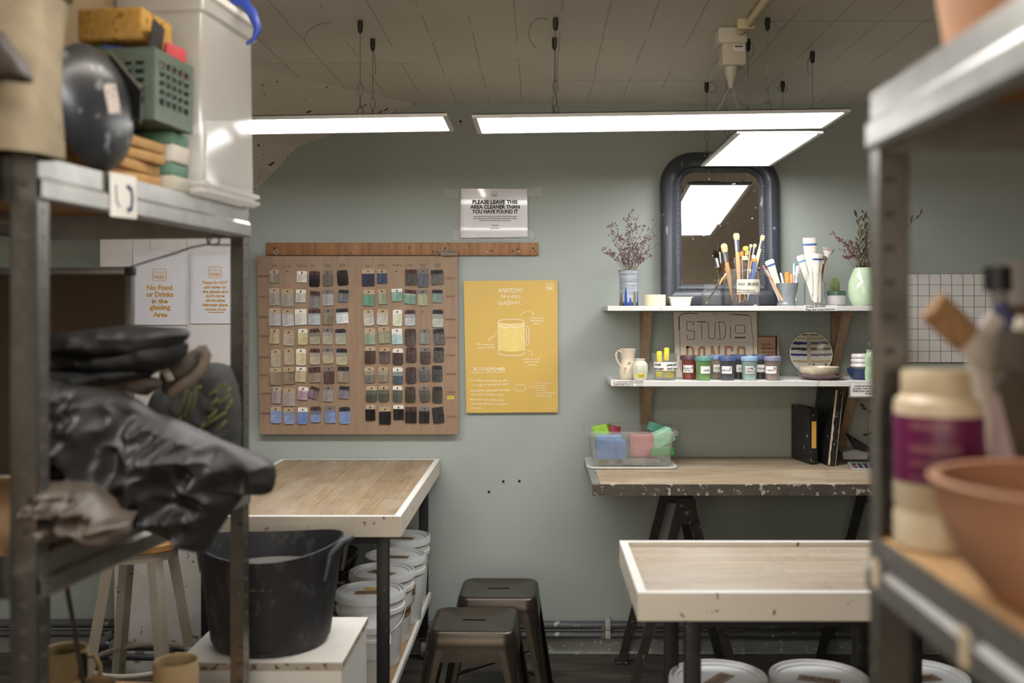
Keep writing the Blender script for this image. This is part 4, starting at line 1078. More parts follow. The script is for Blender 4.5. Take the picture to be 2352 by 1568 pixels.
brush('slim flat brush leaning further right in the wax jar', (1706,690), (1735,560), 4.225, 4.245, 8, 18, 7.5, 3.5, (BR, FE, HW))
brush('orange fan brush half behind the tall flat brush', (1708,688), (1704,577), 4.235, 4.245, 12, 0, 9, 3, (ORG, FE, HW), round_tip=.9)
brush('yellow round brush low in the wax jar', (1717,688), (1717,575), 4.195, 4.195, 10, 6, 6, 3, (SYN, FE, PAL))
brush('short cream mop brush at the rim of the wax jar', (1715,688), (1711,588), 4.195, 4.195, 9, 3, 12, 4, (CRM, FE, BLK), round_tip=1)
brush('black-ended handle sticking out of the wax jar', (1705,688), (1715,597), 4.185, 4.185, 4, 0, 6, 7, (BLK, FE, BLK), .9)
brush('orange-tipped wide brush at the right rim of the wax jar', (1722,688), (1734,593), 4.195, 4.205, 8, 2, 10, 6, (ORG, FE, BLU), round_tip=.9)
brush('white brush near the right rim of the wax jar', (1728,688), (1731,585), 4.215, 4.225, 9, 4, 8, 4, (HK, FE, BLU))
for k,(x0,x1,c,nm) in enumerate(((1690,1697,'b4552f','rust'),(1699,1694,'4c78b8','light blue'),(1706,1722,'c8703c','copper'),(1717,1724,'3a6fc0','bright blue'),(1698,1712,'d8c0a0','pale wood'))):
    brush('thin %s handled brush inside the wax jar' % nm, (x0,696), (x1,618), 4.215+.004*k, 4.215, 5, 4, 3, 3.5, (CRM, FE, M('handle_'+c,c,.4)), .9)
# galvanised bucket
t = thing('metal_bucket', 'small galvanised bucket holding tooth and foam brushes on the upper shelf', 'bucket', base(1806,Z1,DU))
b = MB(); turned(b, 1806, Z1, DU, [(0,0),(20,0),(21,2),(21,6),(19.5,8),(27,50),(28,51),(28,52.5),(26.5,52),(19,9),(0,6)]); b.build('bucket_body', M('galvanised_sheet','8f989b',.42,.55,var=.15,scale=24), t)
brush('wide white hake brush leaning left in the bucket', (1800,690), (1766,597), 4.28, 4.26, 14, 0, 20, 16, (HK, HK, HKH), .22, stripe=BLU, round_tip=.8)
def toothbrush(label, b_, t_, dd, head, hc, grip=None):
    P0 = W(*b_, dd); P1 = W(*t_, dd-.01); u = (P1-P0).normalized(); s = dd/F
    t = thing('toothbrush', label, 'toothbrush', P0, 0, 'brushes standing in the jars')
    b = MB(); b.tube([P0, P0.lerp(P1,.5), P0.lerp(P1,.68), P0.lerp(P1,.74), P1], [3*s,2.6*s,1.4*s,3.2*s,2.4*s], 10, flat=.6); b.build('handle', grip or WHP, t)
    b = MB()
    for k in range(5):
        q = P1.lerp(P0, .02+.045*k); n = Vector((0,-1,0)) if head == 'f' else Vector((u.z,0,-u.x))
        b.cone(q, q+n*5.5*s, 1.7*s, 1.9*s, 7)
    tag(b.build('bristles', hc, t), kind='stuff')
toothbrush('white toothbrush with red bristles leaning left in the bucket', (1792,690), (1753,610), 4.27, 'f', M('red_bristle','b3563c',.7))
toothbrush('white toothbrush with pale bristles beside the red one', (1797,690), (1759,620), 4.255, 'f', HK, M('orange_white_grip','dfa27c',.4))
toothbrush('teal-headed toothbrush standing upright in the bucket', (1823,690), (1824,605), 4.29, 's', TEAL)
toothbrush('white-headed toothbrush standing upright at the right of the bucket', (1826,690), (1831,610), 4.27, 's', HK)
for nm, b_, t_, w_, mt in (('white plastic stick leaning in the bucket',(1808,690),(1793,626),5,WHP),('thick orange handle standing in the bucket',(1812,690),(1808,624),12,ORG),('light orange handle behind the thick one in the bucket',(1815,690),(1818,629),8,M('light_orange','e3a070',.5))):
    P0 = W(*b_,4.26); P1 = W(*t_,4.26); s = 4.26/F; u = (P1-P0).normalized()
    o = MB(); o.tube([P0,P0.lerp(P1,.5),P1-u*4*s,P1-u*1*s,P1],[w_*.38*s,w_*.5*s,w_*.5*s,w_*.36*s,w_*.1*s],12,flat=.6); o = o.build('handle_stick', mt); tag(o, nm, 'tool handle', 'brushes standing in the jars')
# hake jar
t = thing('glass_jar', 'tall glass jar full of white hake brushes on the upper shelf', 'jar', base(1871,Z1,4.27))
jar_glass(t, 1871, 4.27, 24.5, 74, 20.5, Z1, .2)
brush('tallest wide hake brush with a blue band in the jar', (1864,676), (1859.5,546), 4.26, 4.26, 17, 0, 31, 10, (HK,HK,HKH), .2, stripe=BLU, round_tip=1.0, fan=1.0)
brush('small hake brush leaning left with a blue band', (1868,690), (1838,586), 4.28, 4.28, 16, 0, 17, 8, (HK,HK,HKH), .2, stripe=M('light_blue_band','5c8fc4',.5), round_tip=1)
brush('medium hake brush with a navy band right of the tallest', (1873,694), (1875,582), 4.245, 4.245, 15, 0, 17, 12, (HK,HK,HKH), .2, stripe=M('navy_band','2d3f8c',.5), round_tip=.9)
brush('narrow pale hake brush at the right of the jar', (1882,694), (1884,584), 4.26, 4.26, 13, 0, 9, 8, (HK,HK,HKH), .2, stripe=M('navy_band','2d3f8c',.5), round_tip=.9)
brush('wide flat brush with a printed ferrule leaning right in the jar', (1874,690), (1904,569), 4.29, 4.29, 8, 16, 24, 9, (M('grey_bristle','9b928a',.85,var=.2,scale=80), M('pale_ferrule','cfc6c2',.4), PAL), .25, round_tip=1.05)
brush('dark thin brush leaning right in the jar', (1878,690), (1895,588), 4.275, 4.275, 10, 8, 9, 4, (M('dark_bristle','6b5c52',.85), FE, M('dark_red_handle','4d2f2a',.4)))
# cactus
t = thing('cactus_pot', 'small two-tone grey and green pot with a round cactus on the upper shelf', 'potted cactus', base(1921,Z1,4.3))
b = MB(); turned(b, 1921, Z1, 4.3, [(0,0),(18,0),(22,4),(23,12),(22,24)]); b.build('pot_body', M('grey_glazed_pot','a9a7a6',.3,var=.05), t)
b = MB(); turned(b, 1921, Z1, 4.3, [(22,24),(21,25),(21,34.5),(19,35),(18,30),(0,29)]); b.build('green_rim', M('dark_green_glaze','41594f',.25,var=.1), t)
b = MB(); s = 4.3/F; c = base(1917,Z1+29*s,4.3)
def cac(u, v):
    a = u*2*PI; r = 10.5*math.sqrt(max(0.0,1-(2*(v*.97+.03)-1)**2*.98))**.7*(1+.1*math.cos(a*13)); return c+Vector((math.cos(a)*r*s, math.sin(a)*r*s, 36*v*s))
b.grid(cac, 78, 12, closed_u=True); b.build('cactus', M('cactus_green','5f6a3c',.7,var=.25,scale=60), t)
b = MB()
for i in range(13):
    for j in range(7):
        q = cac((i)/13, .12+.12*j); o_v = (q-c); o_v.z = .004; b.cone(q, q+o_v.normalized()*.005, .0005, .0001, 4)
tag(b.build('spines', CRM, t), kind='stuff')
# celadon vase with dried leaves
t = thing('celadon_vase', 'pale green egg-shaped vase at the right end of the upper shelf', 'vase', base(1984,Z1,4.28))
b = MB(); turned(b, 1984, Z1, 4.28, [(0,0),(24,0),(30,6),(35,20),(36,35),(34,55),(28,73),(22,86),(21,88),(19.5,87),(25,70),(31,40),(22,5),(0,3)]); b.build('vase_body', M('celadon_glaze','b3c6a9',.12,var=.04,coat=.5), t)
bouquet('dried rust-brown flower sprigs leaning left in the pale green vase', 1975, 4.28, Z1+.13, [(1910,537),(1925,550),(1932,575),(1940,560),(1918,545),(1945,548),(1950,580),(1938,590)], M('dry_stem','6b5344',.8), M('rust_blossom','744c48',.85,var=.3,scale=70), heads=12, name='dried_flower_sprig', seed=8, spread=.022)
t = thing('dried_foliage', 'dried grey-green leafy branches standing in the pale green vase', 'dried leaves', base(1985,Z1+.14,4.28))
rnd = random.Random(5); sb = MB(); lbm = MB()
for (px,py) in ((1985,490),(1968,500),(1998,505),(2010,540),(1975,545),(2025,520),(2075,505),(2115,492),(1990,530),(2040,560)):
    p0 = base(1986,Z1+.13,4.28)+Vector((rnd.uniform(-.02,.02),rnd.uniform(-.01,.01),0)); p1 = W(px,py,4.26+rnd.uniform(-.04,.05)); mid = p0.lerp(p1,.5)+Vector((0,0,.02))
    sb.tube([p0,mid,p1],[.0017,.0013,.0009],5)
    for k in range(11):
        u = .12+.088*k; q = (p0.lerp(mid,u*2) if u < .5 else mid.lerp(p1,u*2-1)); sd = 1 if k%2 else -1
        dirv = ((p1-p0).normalized()+Vector((sd*rnd.uniform(.3,1),rnd.uniform(-.8,.4),rnd.uniform(-.1,.6)))).normalized(); L_ = rnd.uniform(.022,.042)
        n = Vector((rnd.uniform(-.5,.5),-1,rnd.uniform(-.6,.6))); sdv = dirv.cross(n).normalized()
        def lf(a, v, q=q, dirv=dirv, L_=L_, sdv=sdv, n=n):
            w = math.sin(min(1,v*1.02)*PI)**.8*L_*.19; return q+dirv*L_*v+sdv*w*(a-.5)*2+n.normalized()*(.004*(2*a-1)**2+.004*v*v)
        lbm.grid(lf, 4, 7)
sb.build('stems', M('dry_stem','6b5344',.8), t); tag(lbm.build('leaves', M('dried_leaf','6f6c57',.8,var=.25,scale=30), t), kind='stuff')

# ---------------------------------------------------------------- lower shelf
DL = 4.20
MCERA = M('pale_oatmeal_glaze','cbbfab',.3,var=.06,scale=30,spots='8b6a50',spot_scale=24,spot_amt=.7,coat=.3)
t = thing('ceramic_jug', 'cream ceramic jug with brown crackle at the left end of the lower shelf', 'jug', base(1442,Z2,4.2))
b = MB(); turned(b, 1442, Z2, 4.2, [(0,0),(16,0),(20,5),(22,18),(20.5,30),(16,42),(15.5,50),(17,62),(19,70),(17.8,70.5),(15,58),(13,44),(0,40)], wob=.02)
b.build('jug_body', MCERA, t)
b = MB(); s = 4.2/F; c = base(1442,Z2,4.2)
b.tube([c+Vector((x*s,-.01,z*s)) for x,z in ((-15,62),(-23,66),(-28,58),(-27,48),(-22,38),(-17,32))], [2.6*s,3*s,2.8*s,2.6*s,2.6*s,3*s], 10, flat=1.6); b.build('handle', MCERA, t)
b = MB(); b.tube([c+Vector((x*s,y*s,z*s)) for x,y,z in ((-9,-18.5,14),(-5,-18.5,26),(3,-16.5,40))], [2.6*s,4*s,3.2*s], 8, flat=.4); b.build('applied_leaf', M('brown_relief','8f7763',.4), t)
t = thing('ceramic_jar', 'small pale green ceramic jar with a yellow sticker beside the cream jug', 'jar', base(1470,Z2,4.14))
b = MB(); turned(b, 1470, Z2, 4.14, [(0,0),(13,0),(15,3),(17.5,20),(18,32),(16,40),(11,45),(11,47),(12.5,49),(11.5,49.5),(9,46),(0,44)]); b.build('jar_body', M('pale_sage_glaze','c8c9b3',.25,var=.04,coat=.4), t)
b = MB(); b.grid(lab(1461.5,1479,857,865.5,17.3,1470,4.14), 6, 2); st = b.build('yellow_sticker', M('yellow_sticker','e6d23c',.5), t)
wrap_text([('SAGE',1471,861.5,13,4.5)], None, 17.7, 4.14, 1470, MINK, st, jitter=.04, bold=.02)
CP = glass('clear_plastic', 'f2f4f1', .9, .12)
t = thing('sponge_tub', 'clear plastic tub of small yellow sponges with a handwritten label', 'tub', base(1527,Z2,4.17))
b = MB(); turned(b, 1527, Z2, 4.17, [(0,.5),(23,.5),(25,3),(28.5,56),(30.5,58),(30.5,61),(28,61),(23.5,4),(0,3)]); b.build('tub_body', CP, t)
b = MB(); b.grid(lab(1501,1554,830,849,28.2,1527,4.17), 12, 2); st = b.build('paper_label', MPAP, t)
wrap_text([('Small',1508.5,836,12,5),('please put',1540,836,24,5),('sponges',1511,844.5,19,5),('- back here',1540,844.5,28,5)], None, 28.6, 4.17, 1527, MINK, st, jitter=.06, bold=.03)
YSP = M('yellow_sponge','dfd23a',.85,var=.15,scale=90,bmp=.4)
def soft_block(name, label, c, size, rot, mat, cat='sponge', group=None, rnd_=.25, seed=0):
    b = MB(); mm = T(*c) @ Euler([math.radians(x) for x in rot]).to_matrix().to_4x4()
    b.box([-x/2 for x in size], [x/2 for x in size], min(size)*rnd_, M=mm, seg=3)
    for v in b.bm.verts: v.co += Vector([noise.noise(v.co*60+Vector((seed,i*7,0))) for i in range(3)])*min(size)*.05
    return tag(b.build(name, mat), label, cat, group)
sp_l = ['yellow sponge standing upright at the left of the tub','yellow sponge standing tallest in the middle of the tub','yellow sponge lying at the bottom left of the tub','yellow sponge lying at the bottom right of the tub','yellow sponge wedged behind the label of the tub','yellow sponge at the right side of the tub']
s = 4.17/F
for k,(px,py,w,h,r) in enumerate(((1515,819,13,26,-3),(1530,813,12,30,2),(1514,860,17,12,8),(1537,861,20,11,-10),(1524,846,22,14,15),(1543,846,10,16,-8))):
    p = W(px,py,4.17); soft_block('sponge', sp_l[k], (p.x, p.y+(-.012 if k in(1,3) else .006), p.z), (w*s,.02,h*s), (0,r,0), YSP, 'sponge', 'small yellow sponges in the tub', .35, k)
# canvas sign
MCAN = M('unglazed_sign_board','cbc3b4',.7,var=.04,scale=6)
MSG = M('brown_brush_paint','6f4a2e',.6,var=.15,scale=60); MSG2 = M('light_brown_paint','a27350',.6,var=.15,scale=60)
DC = 4.37
t = thing('shop_sign', 'pale square board with brown hand-painted studio lettering behind the oxide jars', 'sign', W(1643,868,DC))
b = MB(); b.prism([pw(1553,868,DC),pw(1740,868,DC),pw(1738,716,DC),pw(1547,716,DC)], -.016, wallM(DC)); b.build('board', MCAN, t, smooth=False)
def cs(x, y): return (1540+x/8.4, 700+y/8.4)
b = MB()
thin = [[(440,400),(448,330),(318,322),(312,480),(340,495),(465,502),(460,660),(330,668),(315,575)], [(600,330),(604,648)], [(725,328),(742,640),(800,655),(855,640),(862,328)],
        [(938,335),(958,655)], [(915,326),(1020,330),(1060,380),(1062,560),(1025,655),(915,665)], [(1155,395),(1162,648)], [(1148,322),(1152,332)],
        [(1262,400),(1250,440),(1248,520),(1280,546),(1420,548),(1438,520),(1430,400),(1390,386),(1262,400)]]
strokes(b, thin, DC, .0024*1.15, cs, .0005)
strokes(b, [[(520,324),(672,326)]], DC, .0042, cs, .0005); strokes(b, [[(1252,632),(1438,630)]], DC, .007, cs, .0005)
strokes(b, [[(520,170),(380,160),(260,165),(200,190),(165,230)]], DC, .004, cs, .0005)
strokes(b, [[(165,230),(165,330),(172,480)]], DC, .0058, cs, .0005)
strokes(b, [[(172,480),(182,700),(185,1180),(200,1260),(250,1290)],[(810,175),(910,180)],[(1120,180),(1400,190),(1510,198),(1548,260),(1575,520),(1598,700),(1600,950),(1596,1200)]], DC, .0022, cs, .0005)
strokes(b, [[(1220,182),(1400,192),(1510,198)]], DC, .004, cs, .0005)
b.build('thin_brushwork', MSG, t, smooth=False)
b = MB()
strokes(b, [[(325,810),(325,1200)],[(325,815),(400,812),(440,860),(440,1000),(400,1050),(330,1050)],[(545,1200),(555,850),(600,812),(650,830),(668,1200)],[(550,1050),(665,1050)],[(800,1200),(800,810),(930,1180),(935,800)],
  [(1190,880),(1185,815),(1070,815),(1060,980),(1180,1010),(1180,1170),(1060,1180)],[(1300,1200),(1305,850),(1330,822),(1410,822),(1430,860),(1435,1200)],[(1300,1050),(1430,1050)]], DC, .0102, cs, .0005)
b.build('thick_brushwork', MSG2, t, smooth=False)
# kraft notebook
t = thing('notebook', 'kraft notebook with a black elastic leaning right of the painted board', 'notebook', W(1765,866,4.39))
b = MB(); pane(b, 1739,772,1790,867, 4.385, .012, .001); b.build('cover', M('kraft_cover','a98a6c',.8,var=.05), t, smooth=False)
b = MB(); pane(b, 1781,771,1785,868, 4.3835, .014); pane(b, 1741,772,1779,773.5, 4.384, .006); b.build('elastic_band', M('elastic_black','1c1a1a',.7), t, smooth=False)
write_px([('IDEAS',1761,790.5,21,5.5),('FEEDBACK',1764.5,799.5,30,5.5),('SUGGESTIONS',1767,809,35,5.5),('REQUESTS',1764,816,28,5)], 4.3845, MINK, t, jitter=.05, bold=.01)
# oxide jars
def deli(cx, d, colr, lidc, label, lines, lx=0, fill=.9):
    t = thing('oxide_jar', label, 'jar', base(cx,Z2,d), 0, 'lidded jars of oxide powder on the lower shelf')
    b = MB(); turned(b, cx, Z2, d, [(0,0),(14,0),(15.5,1.5),(18,44),(19,46),(0,46)]); b.build('filled_cup', M('oxide_'+colr, colr, .35, var=.22, scale=24, coat=.4), t)
    b = MB(); turned(b, cx, Z2, d, [(19,44),(20,45),(20.3,52),(19.5,54.5),(17.5,55),(17,53.5),(0,53.5)]); b.build('lid', M('lid_'+lidc, lidc, .35, var=.05), t)
    b = MB(); Rr = 17.6
    b.grid(lab(cx-12+lx, cx+10+lx, 718+(EYE-Z2)*F/d-33, 718+(EYE-Z2)*F/d-16, Rr, cx, d), 8, 2); st = b.build('paper_label', MPAP, t)
    y0 = 718+(EYE-Z2)*F/d-24.5
    wrap_text([(tx, cx+lx-1+ox, y0+oy, w, h) for tx,ox,oy,w,h in lines], None, Rr+.5, d, cx, MINK, st, bold=.02)
DF, DR = 4.15, 4.245
deli(1583,DR-.03,'7b3a2f','5c4450','dark red oxide jar with a purple lid, first on the left',[('RED IRON',-4,-1,15,3),('RUTILE',-2,4,12,3),('6',8,-3,3,6)],-3)
deli(1616,DF,'6a8f55','5f8f86','bright green oxide jar with a teal lid, second from the left',[('CHROME',2,1,14,3)],3)
deli(1646,DR,'8e7e6f','7c86b0','beige rutile jar with a lavender lid behind the green jar',[('RUTILE',-2,-1,12,3),('2',6,-3,3,5)],2)
deli(1671,DF,'4b4c50','4a5c85','dark grey cobalt oxide jar with a deep blue lid in the front row',[('COBALT OXIDE',-2,1,18,3),('5',7,-4,3,4)],-3)
deli(1696,DR,'3a3a3e','424b70','blackish oxide jar with a navy lid behind the cobalt jar',[('OXIDE',-1,0,11,3),('6',6,-2,3,6)],4)
deli(1721,DF,'8ea59c','8aa7c8','pale blue-green copper carbonate jar with a light blue lid',[('COPPER',-1,-3,17,4.6),('CARBONATE',0,3.6,21,4.6),('1',9,-7,2,4)],0)
deli(1746,DR,'3c3a3d','4a587d','dark copper oxide jar with a blue lid behind the carbonate jar',[('COPPER OXIDE',0,0,18,3),('4',9,-4,3,5)],0)
deli(1774.5,DF,'86786e','7d7f96','brown-grey carbonate jar with a grey-violet lid at the right end',[('CARBONATE',-3,1,12,3),('3',6,-3,4,6)],-5)
# striped plate
def plate_mat():
    m, nt, bs = new_mat('striped_glazed_plate')
    v = tex_coord(nt); sp = nt.nodes.new('ShaderNodeSeparateXYZ'); nt.links.new(v, sp.inputs[0])
    n = noise_tex(nt, v, 45, 3)
    z = math_n(nt, 'ADD', math_n(nt, 'MULTIPLY', sp.outputs[1], 5.0), math_n(nt, 'MULTIPLY', math_n(nt, 'SUBTRACT', n, .5), .05))
    z = math_n(nt, 'ADD', z, .5)
    bg = rgb('b9b8b3'); tan = rgb('a38c66'); nv = rgb('2b2f63'); dk = rgb('2f3a34'); gr = rgb('33594f')
    st = [(0,bg),(.10,gr),(.15,bg),(.30,tan),(.35,bg),(.45,nv),(.50,bg),(.575,dk),(.63,bg),(.70,nv),(.76,bg),(.82,tan),(.85,bg),(.90,dk),(.925,bg)]
    out = ramp(nt, z, st, 'CONSTANT')
    mid = math_n(nt, 'LESS_THAN', math_n(nt, 'ABSOLUTE', math_n(nt, 'ADD', sp.outputs[0], .006)), .0085)
    out = mixc(nt, mid, out, rgb('a39a88'))
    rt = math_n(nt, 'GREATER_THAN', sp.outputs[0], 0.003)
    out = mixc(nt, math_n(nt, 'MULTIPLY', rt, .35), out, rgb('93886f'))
    nt.links.new(out, bs.inputs['Base Color']); bs.inputs['Roughness'].default_value = .1
    return m
t = thing('plate', 'round glazed plate with blue, green and tan stripes standing against the wall', 'plate', W(1862,812,4.375))
t.rotation_euler = (math.radians(90-10), 0, 0); s = 4.37/F
b = MB(); b.lathe([(0,-.012),(.03,-.012),(.055,-.004),(47.5*s,.006),(48.5*s,.008),(48.5*s,.010),(47*s,.010),(.055,.001),(.03,-.007),(0,-.007)], (0,0,0), 48)
b.build('dish', plate_mat(), t, world=False)
b = MB(); b.tube([Vector((math.cos(a)*48.2*s, math.sin(a)*48.2*s, .0095)) for a in [k*PI/24 for k in range(48)]], .0017, 6, closed=True); b.build('pale_rim', M('ivory_rim','dcd6c4',.2), t, world=False)
# scalloped dish and bowl
t = thing('scalloped_dish', 'dusky mauve scalloped dish under the cream bowl on the lower shelf', 'dish', base(1887,Z2,4.2))
b = MB(); s = 4.2/F; c = base(1887,Z2,4.2)
def scal(u, v):
    a = u*2*PI; k = abs(math.sin(a*5.5)); r = (30+25*v)*(1 if v < .3 else 1-.09*(1-k)*v); z = 1+12*v*v*(.8+.3*k)
    if v > .97: z -= 0
    return c+Vector((math.cos(a)*r*s, math.sin(a)*r*s*.95, z*s))
b.grid(scal, 132, 8, closed_u=True); b.lathe([(0,.5*s),(30*s,.5*s),(30*s,1*s),(0,2*s)], c, 40)
b.build('dish_body', M('mauve_glaze','705359',.18,var=.15,scale=40,coat=.5), t)
sd = t
t = thing('bowl', 'shallow cream bowl resting on the mauve scalloped dish', 'bowl', base(1880,Z2+.02,4.2))
b = MB(); turned(b, 1880, Z2+.006, 4.2, [(0,0),(26,0),(36,4),(44,14),(46.5,24),(46.5,26),(45.5,26),(42,15),(34,7),(0,5)]); b.build('bowl_body', M('ivory_glaze','cdc3a8',.28,var=.04,coat=.3), t)
b = MB()
for px, ww in ((1869,5),(1897,5),(1925,4)):
    p = W(px,836.5,4.2-44*s*(1-((px-1880)/46)**2)**.5); b.box((p.x-ww/2*s,p.y-.002,p.z-.004),(p.x+ww/2*s,p.y+.004,p.z+.003),.001)
b.build('rim_marks', M('dark_glaze_dab','4a4030',.4), t)
# stacked bowls
t = thing('bowl', 'dark blue speckled bowl at the bottom of the stack by the rack post', 'bowl', base(1978,Z2,4.2), 0, 'small stacked bowls')
b = MB(); turned(b, 1978, Z2, 4.2, [(0,0),(20,0),(24,5),(30,16),(31.5,25),(30.5,25.5),(27,15),(0,8)]); b.build('bowl_body', M('denim_glaze','2c3d5f',.35,var=.3,scale=60), t)
for k in range(3):
    t = thing('bowl', ['small white bowl lowest of the white ones in the stack','small white bowl in the middle of the stack','small white bowl on top of the stack'][k], 'bowl', base(1978,Z2+(20+k*11.5)*4.2/F,4.2), 0, 'small stacked bowls')
    b = MB(); turned(b, 1978, Z2+(24+k*11)*4.2/F, 4.2, [(0,0),(18,0),(21,2),(24-k*.6,6),(24-k*.6,9),(22-k*.8,12.5),(20-k*.8,13),(18,8),(0,3)]); b.build('bowl_body', M('pinkish_white_glaze','d3c9c9',.25,var=.03,coat=.3), t)
t = thing('ceramic_bottle', 'small pale green double-gourd bottle at the right end of the lower shelf', 'bottle', base(2001,Z2,4.13))
b = MB(); turned(b, 2001, Z2, 4.13, [(0,0),(12,0),(14,4),(14.5,20),(12.5,30),(12,32),(14,38),(14.5,52),(12,62),(10,66),(11,71),(9.5,71),(8,64),(0,60)]); b.build('bottle_body', M('mint_glaze','a9c4a2',.2,var=.05,coat=.4), t)
b = MB(); turned(b, 1999, Z2+.122, 4.13, [(0,0),(3,1),(7,8),(7,15),(4,21),(0,23)]); b.build('dark_stopper', M('dark_olive_ball','3f4437',.6), t)

# ---------------------------------------------------------------- on the bench
PB = glass('cloudy_plastic', 'f4f5f2', .72, .2)
bzt = .8805
t = thing('sponge_box', 'open clear plastic box full of coloured sponges on the bench end', 'plastic box', ((1452-1240)*4.2/F,Y(4.24),bzt))
c = Vector(((1453-1240)*4.1/F, Y(4.245), bzt)); 
b = MB(); rr_loft(b, [(.183,.140,0),(.187,.144,.003),(.187,.144,.010),(.183,.140,.010),(.17,.125,.004)], c, rfrac=.18); b.build('tray', M('pale_tray','c9cbc6',.35,var=.04), t)
b = MB(); rr_loft(b, [(.160,.118,.0105),(.172,.132,.135),(.190,.150,.137),(.192,.152,.152),(.189,.149,.155),(.174,.134,.153),(.170,.130,.138),(.157,.115,.0135)], c, rfrac=.14); b.build('box_body', PB, t)
def bsp(px, py, dd, sx, sy, sz, rot, colr, lb, seed):
    p = W(px,py,dd); return soft_block('sponge', lb, (p.x,p.y,p.z), (sx,sy,sz), rot, M('sponge_'+colr, colr, .9, var=.12, scale=60, bmp=.5), 'sponge', 'coloured sponges in the clear box', .12, seed)
bsp(1402,1030,4.17,.125,.06,.085,(0,1,4),'5077ad','big blue sponge in the front left of the clear box',1)
bsp(1474,1022,4.2,.10,.05,.095,(0,0,-3),'b06a6c','dusty pink sponge in the middle of the clear box',2)
bsp(1520,1036,4.17,.095,.045,.03,(0,-2,0),'3f9a4c','green sponge lying low at the right in the clear box',3)
bsp(1518,1005,4.22,.10,.07,.06,(0,-25,10),'8ec4a4','pale mint sponge at the right in the clear box',4)
bsp(1384,988,4.3,.07,.07,.05,(0,-12,-20),'98c548','lime green sponge poking up at the left of the clear box',5)
bsp(1514,984,4.33,.09,.06,.04,(0,18,15),'7fc9b2','teal sponge poking up at the right of the clear box',6)
bsp(1400,1055,4.24,.10,.1,.03,(0,0,0),'c9b04c','yellow sponge at the bottom left of the clear box',7)
bsp(1470,1056,4.19,.16,.08,.02,(0,0,2),'7d7468','grey-brown sponge flat on the bottom of the clear box',8)
bsp(1408,988,4.3,.05,.05,.04,(0,6,30),'b4485a','small crimson sponge behind the blue one in the clear box',9)
bsp(1398,1010,4.27,.11,.06,.05,(0,0,0),'79a8d2','light blue sponge behind the big blue one in the clear box',10)
# binders
MBI = M('scuffed_black_board','1a191a',.4,var=.3,scale=10,spots='8f8c88',spot_scale=55,spot_amt=.735)
def binder(label, px, d, hB, L, wd, rz, lean, extra):
    t = thing('ring_binder', label, 'binder', (W(px,0,d).x, Y(d), bzt+.001))
    b = MB(); b.box((-.003,0,0),(0,wd,hB)); b.box((0,0,0),(L,.003,hB)); b.box((0,wd-.003,0),(L,wd,hB)); b.build('covers', MBI, t, world=False, smooth=False)
    b = MB(); b.box((.003,.005,.004),(L-.012,wd-.005,hB-.012)); b.build('pages', M('paper_edges','b9b2a4',.8,var=.1,scale=90), t, world=False, smooth=False)
    extra(t)
    t.matrix_basis = T(*t.location) @ R('Y', lean) @ R('Z', rz)
def ex1(t):
    b = MB(); b.box((-.0038,.006,.068),(-.003,.026,.182)); b.build('spine_label', M('amber_label','d6a44c',.5,var=.05), t, world=False, smooth=False)
def ex2(t):
    hB = .318; b = MB()
    b.grid(lambda u, v: Vector((-.0034, .034-(.008+.006*noise.noise(Vector((hB*v*30,3,0))))*u, hB*v)), 3, 40)
    b.grid(lambda u, v: Vector((-.0034, .0005+(.002+.002*noise.noise(Vector((v*12,1,5))))*u, hB*v)), 3, 40)
    b.build('frayed_edge', M('frayed_board','bcae9d',.9,var=.2,scale=60), t, world=False)
    for z in (.09,.22):
        b = MB(); b.cone((-.003,.016,z),(-.0045,.016,z),.005,n=14); b.build('rivet', MST, t, world=False)
binder('shorter black scuffed ring binder with a yellow spine label', 1877, 4.235, .238, .2, .033, 98, 0, ex1)
binder('taller black worn binder with a frayed spine leaning beside the shorter one', 1919, 4.19, .318, .235, .036, 92, 6, ex2)
# tape dispenser and calculator
t = thing('hole_punch', 'black and grey hole punch with its lever up beside the binders', 'hole punch', (W(1962,0,4.28).x, Y(4.28), bzt))
s = 4.27/F; p = W(1962,1050,4.27); z0 = bzt
b = MB(); b.prism([(W(x,y,4.27).x, EYE-(y-718)*s) for x,y in ((1930,1037),(1966,1030),(1990,1034),(1986,1052),(1932,1052))], -.07, T(0,Y(4.24),0) @ WX); b.build('base', M('punch_grey','8f8d8a',.4,.4), t)
b = MB(); b.prism([(W(x,y,4.27).x, EYE-(y-718)*s) for x,y in ((1942,993),(1948,997),(1992,1024),(1994,1031),(1988,1036),(1966,1031),(1958,1022))], -.05, T(0,Y(4.235),0) @ WX); b.build('lever', M('punch_black','151515',.3,coat=.4), t)
t = thing('calculator', 'small silver desk calculator lying on the bench at the rack post', 'calculator', (W(1985,0,4.1).x, Y(4.12), bzt))
cx_, cy_ = W(1988,0,4.12).x, Y(4.12)
mm = T(cx_,cy_,bzt) @ R('Z',-8) @ R('X', 7)
b = MB(); b.box((-.065,-.05,.002),(.065,.05,.014),.003,M=mm); b.build('case', M('silver_plastic','9fa1a4',.35,.4), t)
b = MB(); b.box((-.058,.028,.014),(.058,.045,.0155),M=mm); b.build('display', M('lcd_grey','5c6258',.2), t)
for i in range(5):
    for j in range(4):
        b = MB(); b.box((-.055+i*.023,-.044+j*.017,.014),(-.038+i*.023,-.032+j*.017,.0165),.001,M=mm,seg=1); b.build('key', M('red_key','b8453a',.4) if (i==0 and j==1) else M('black_key','2a2a2c',.4), t)
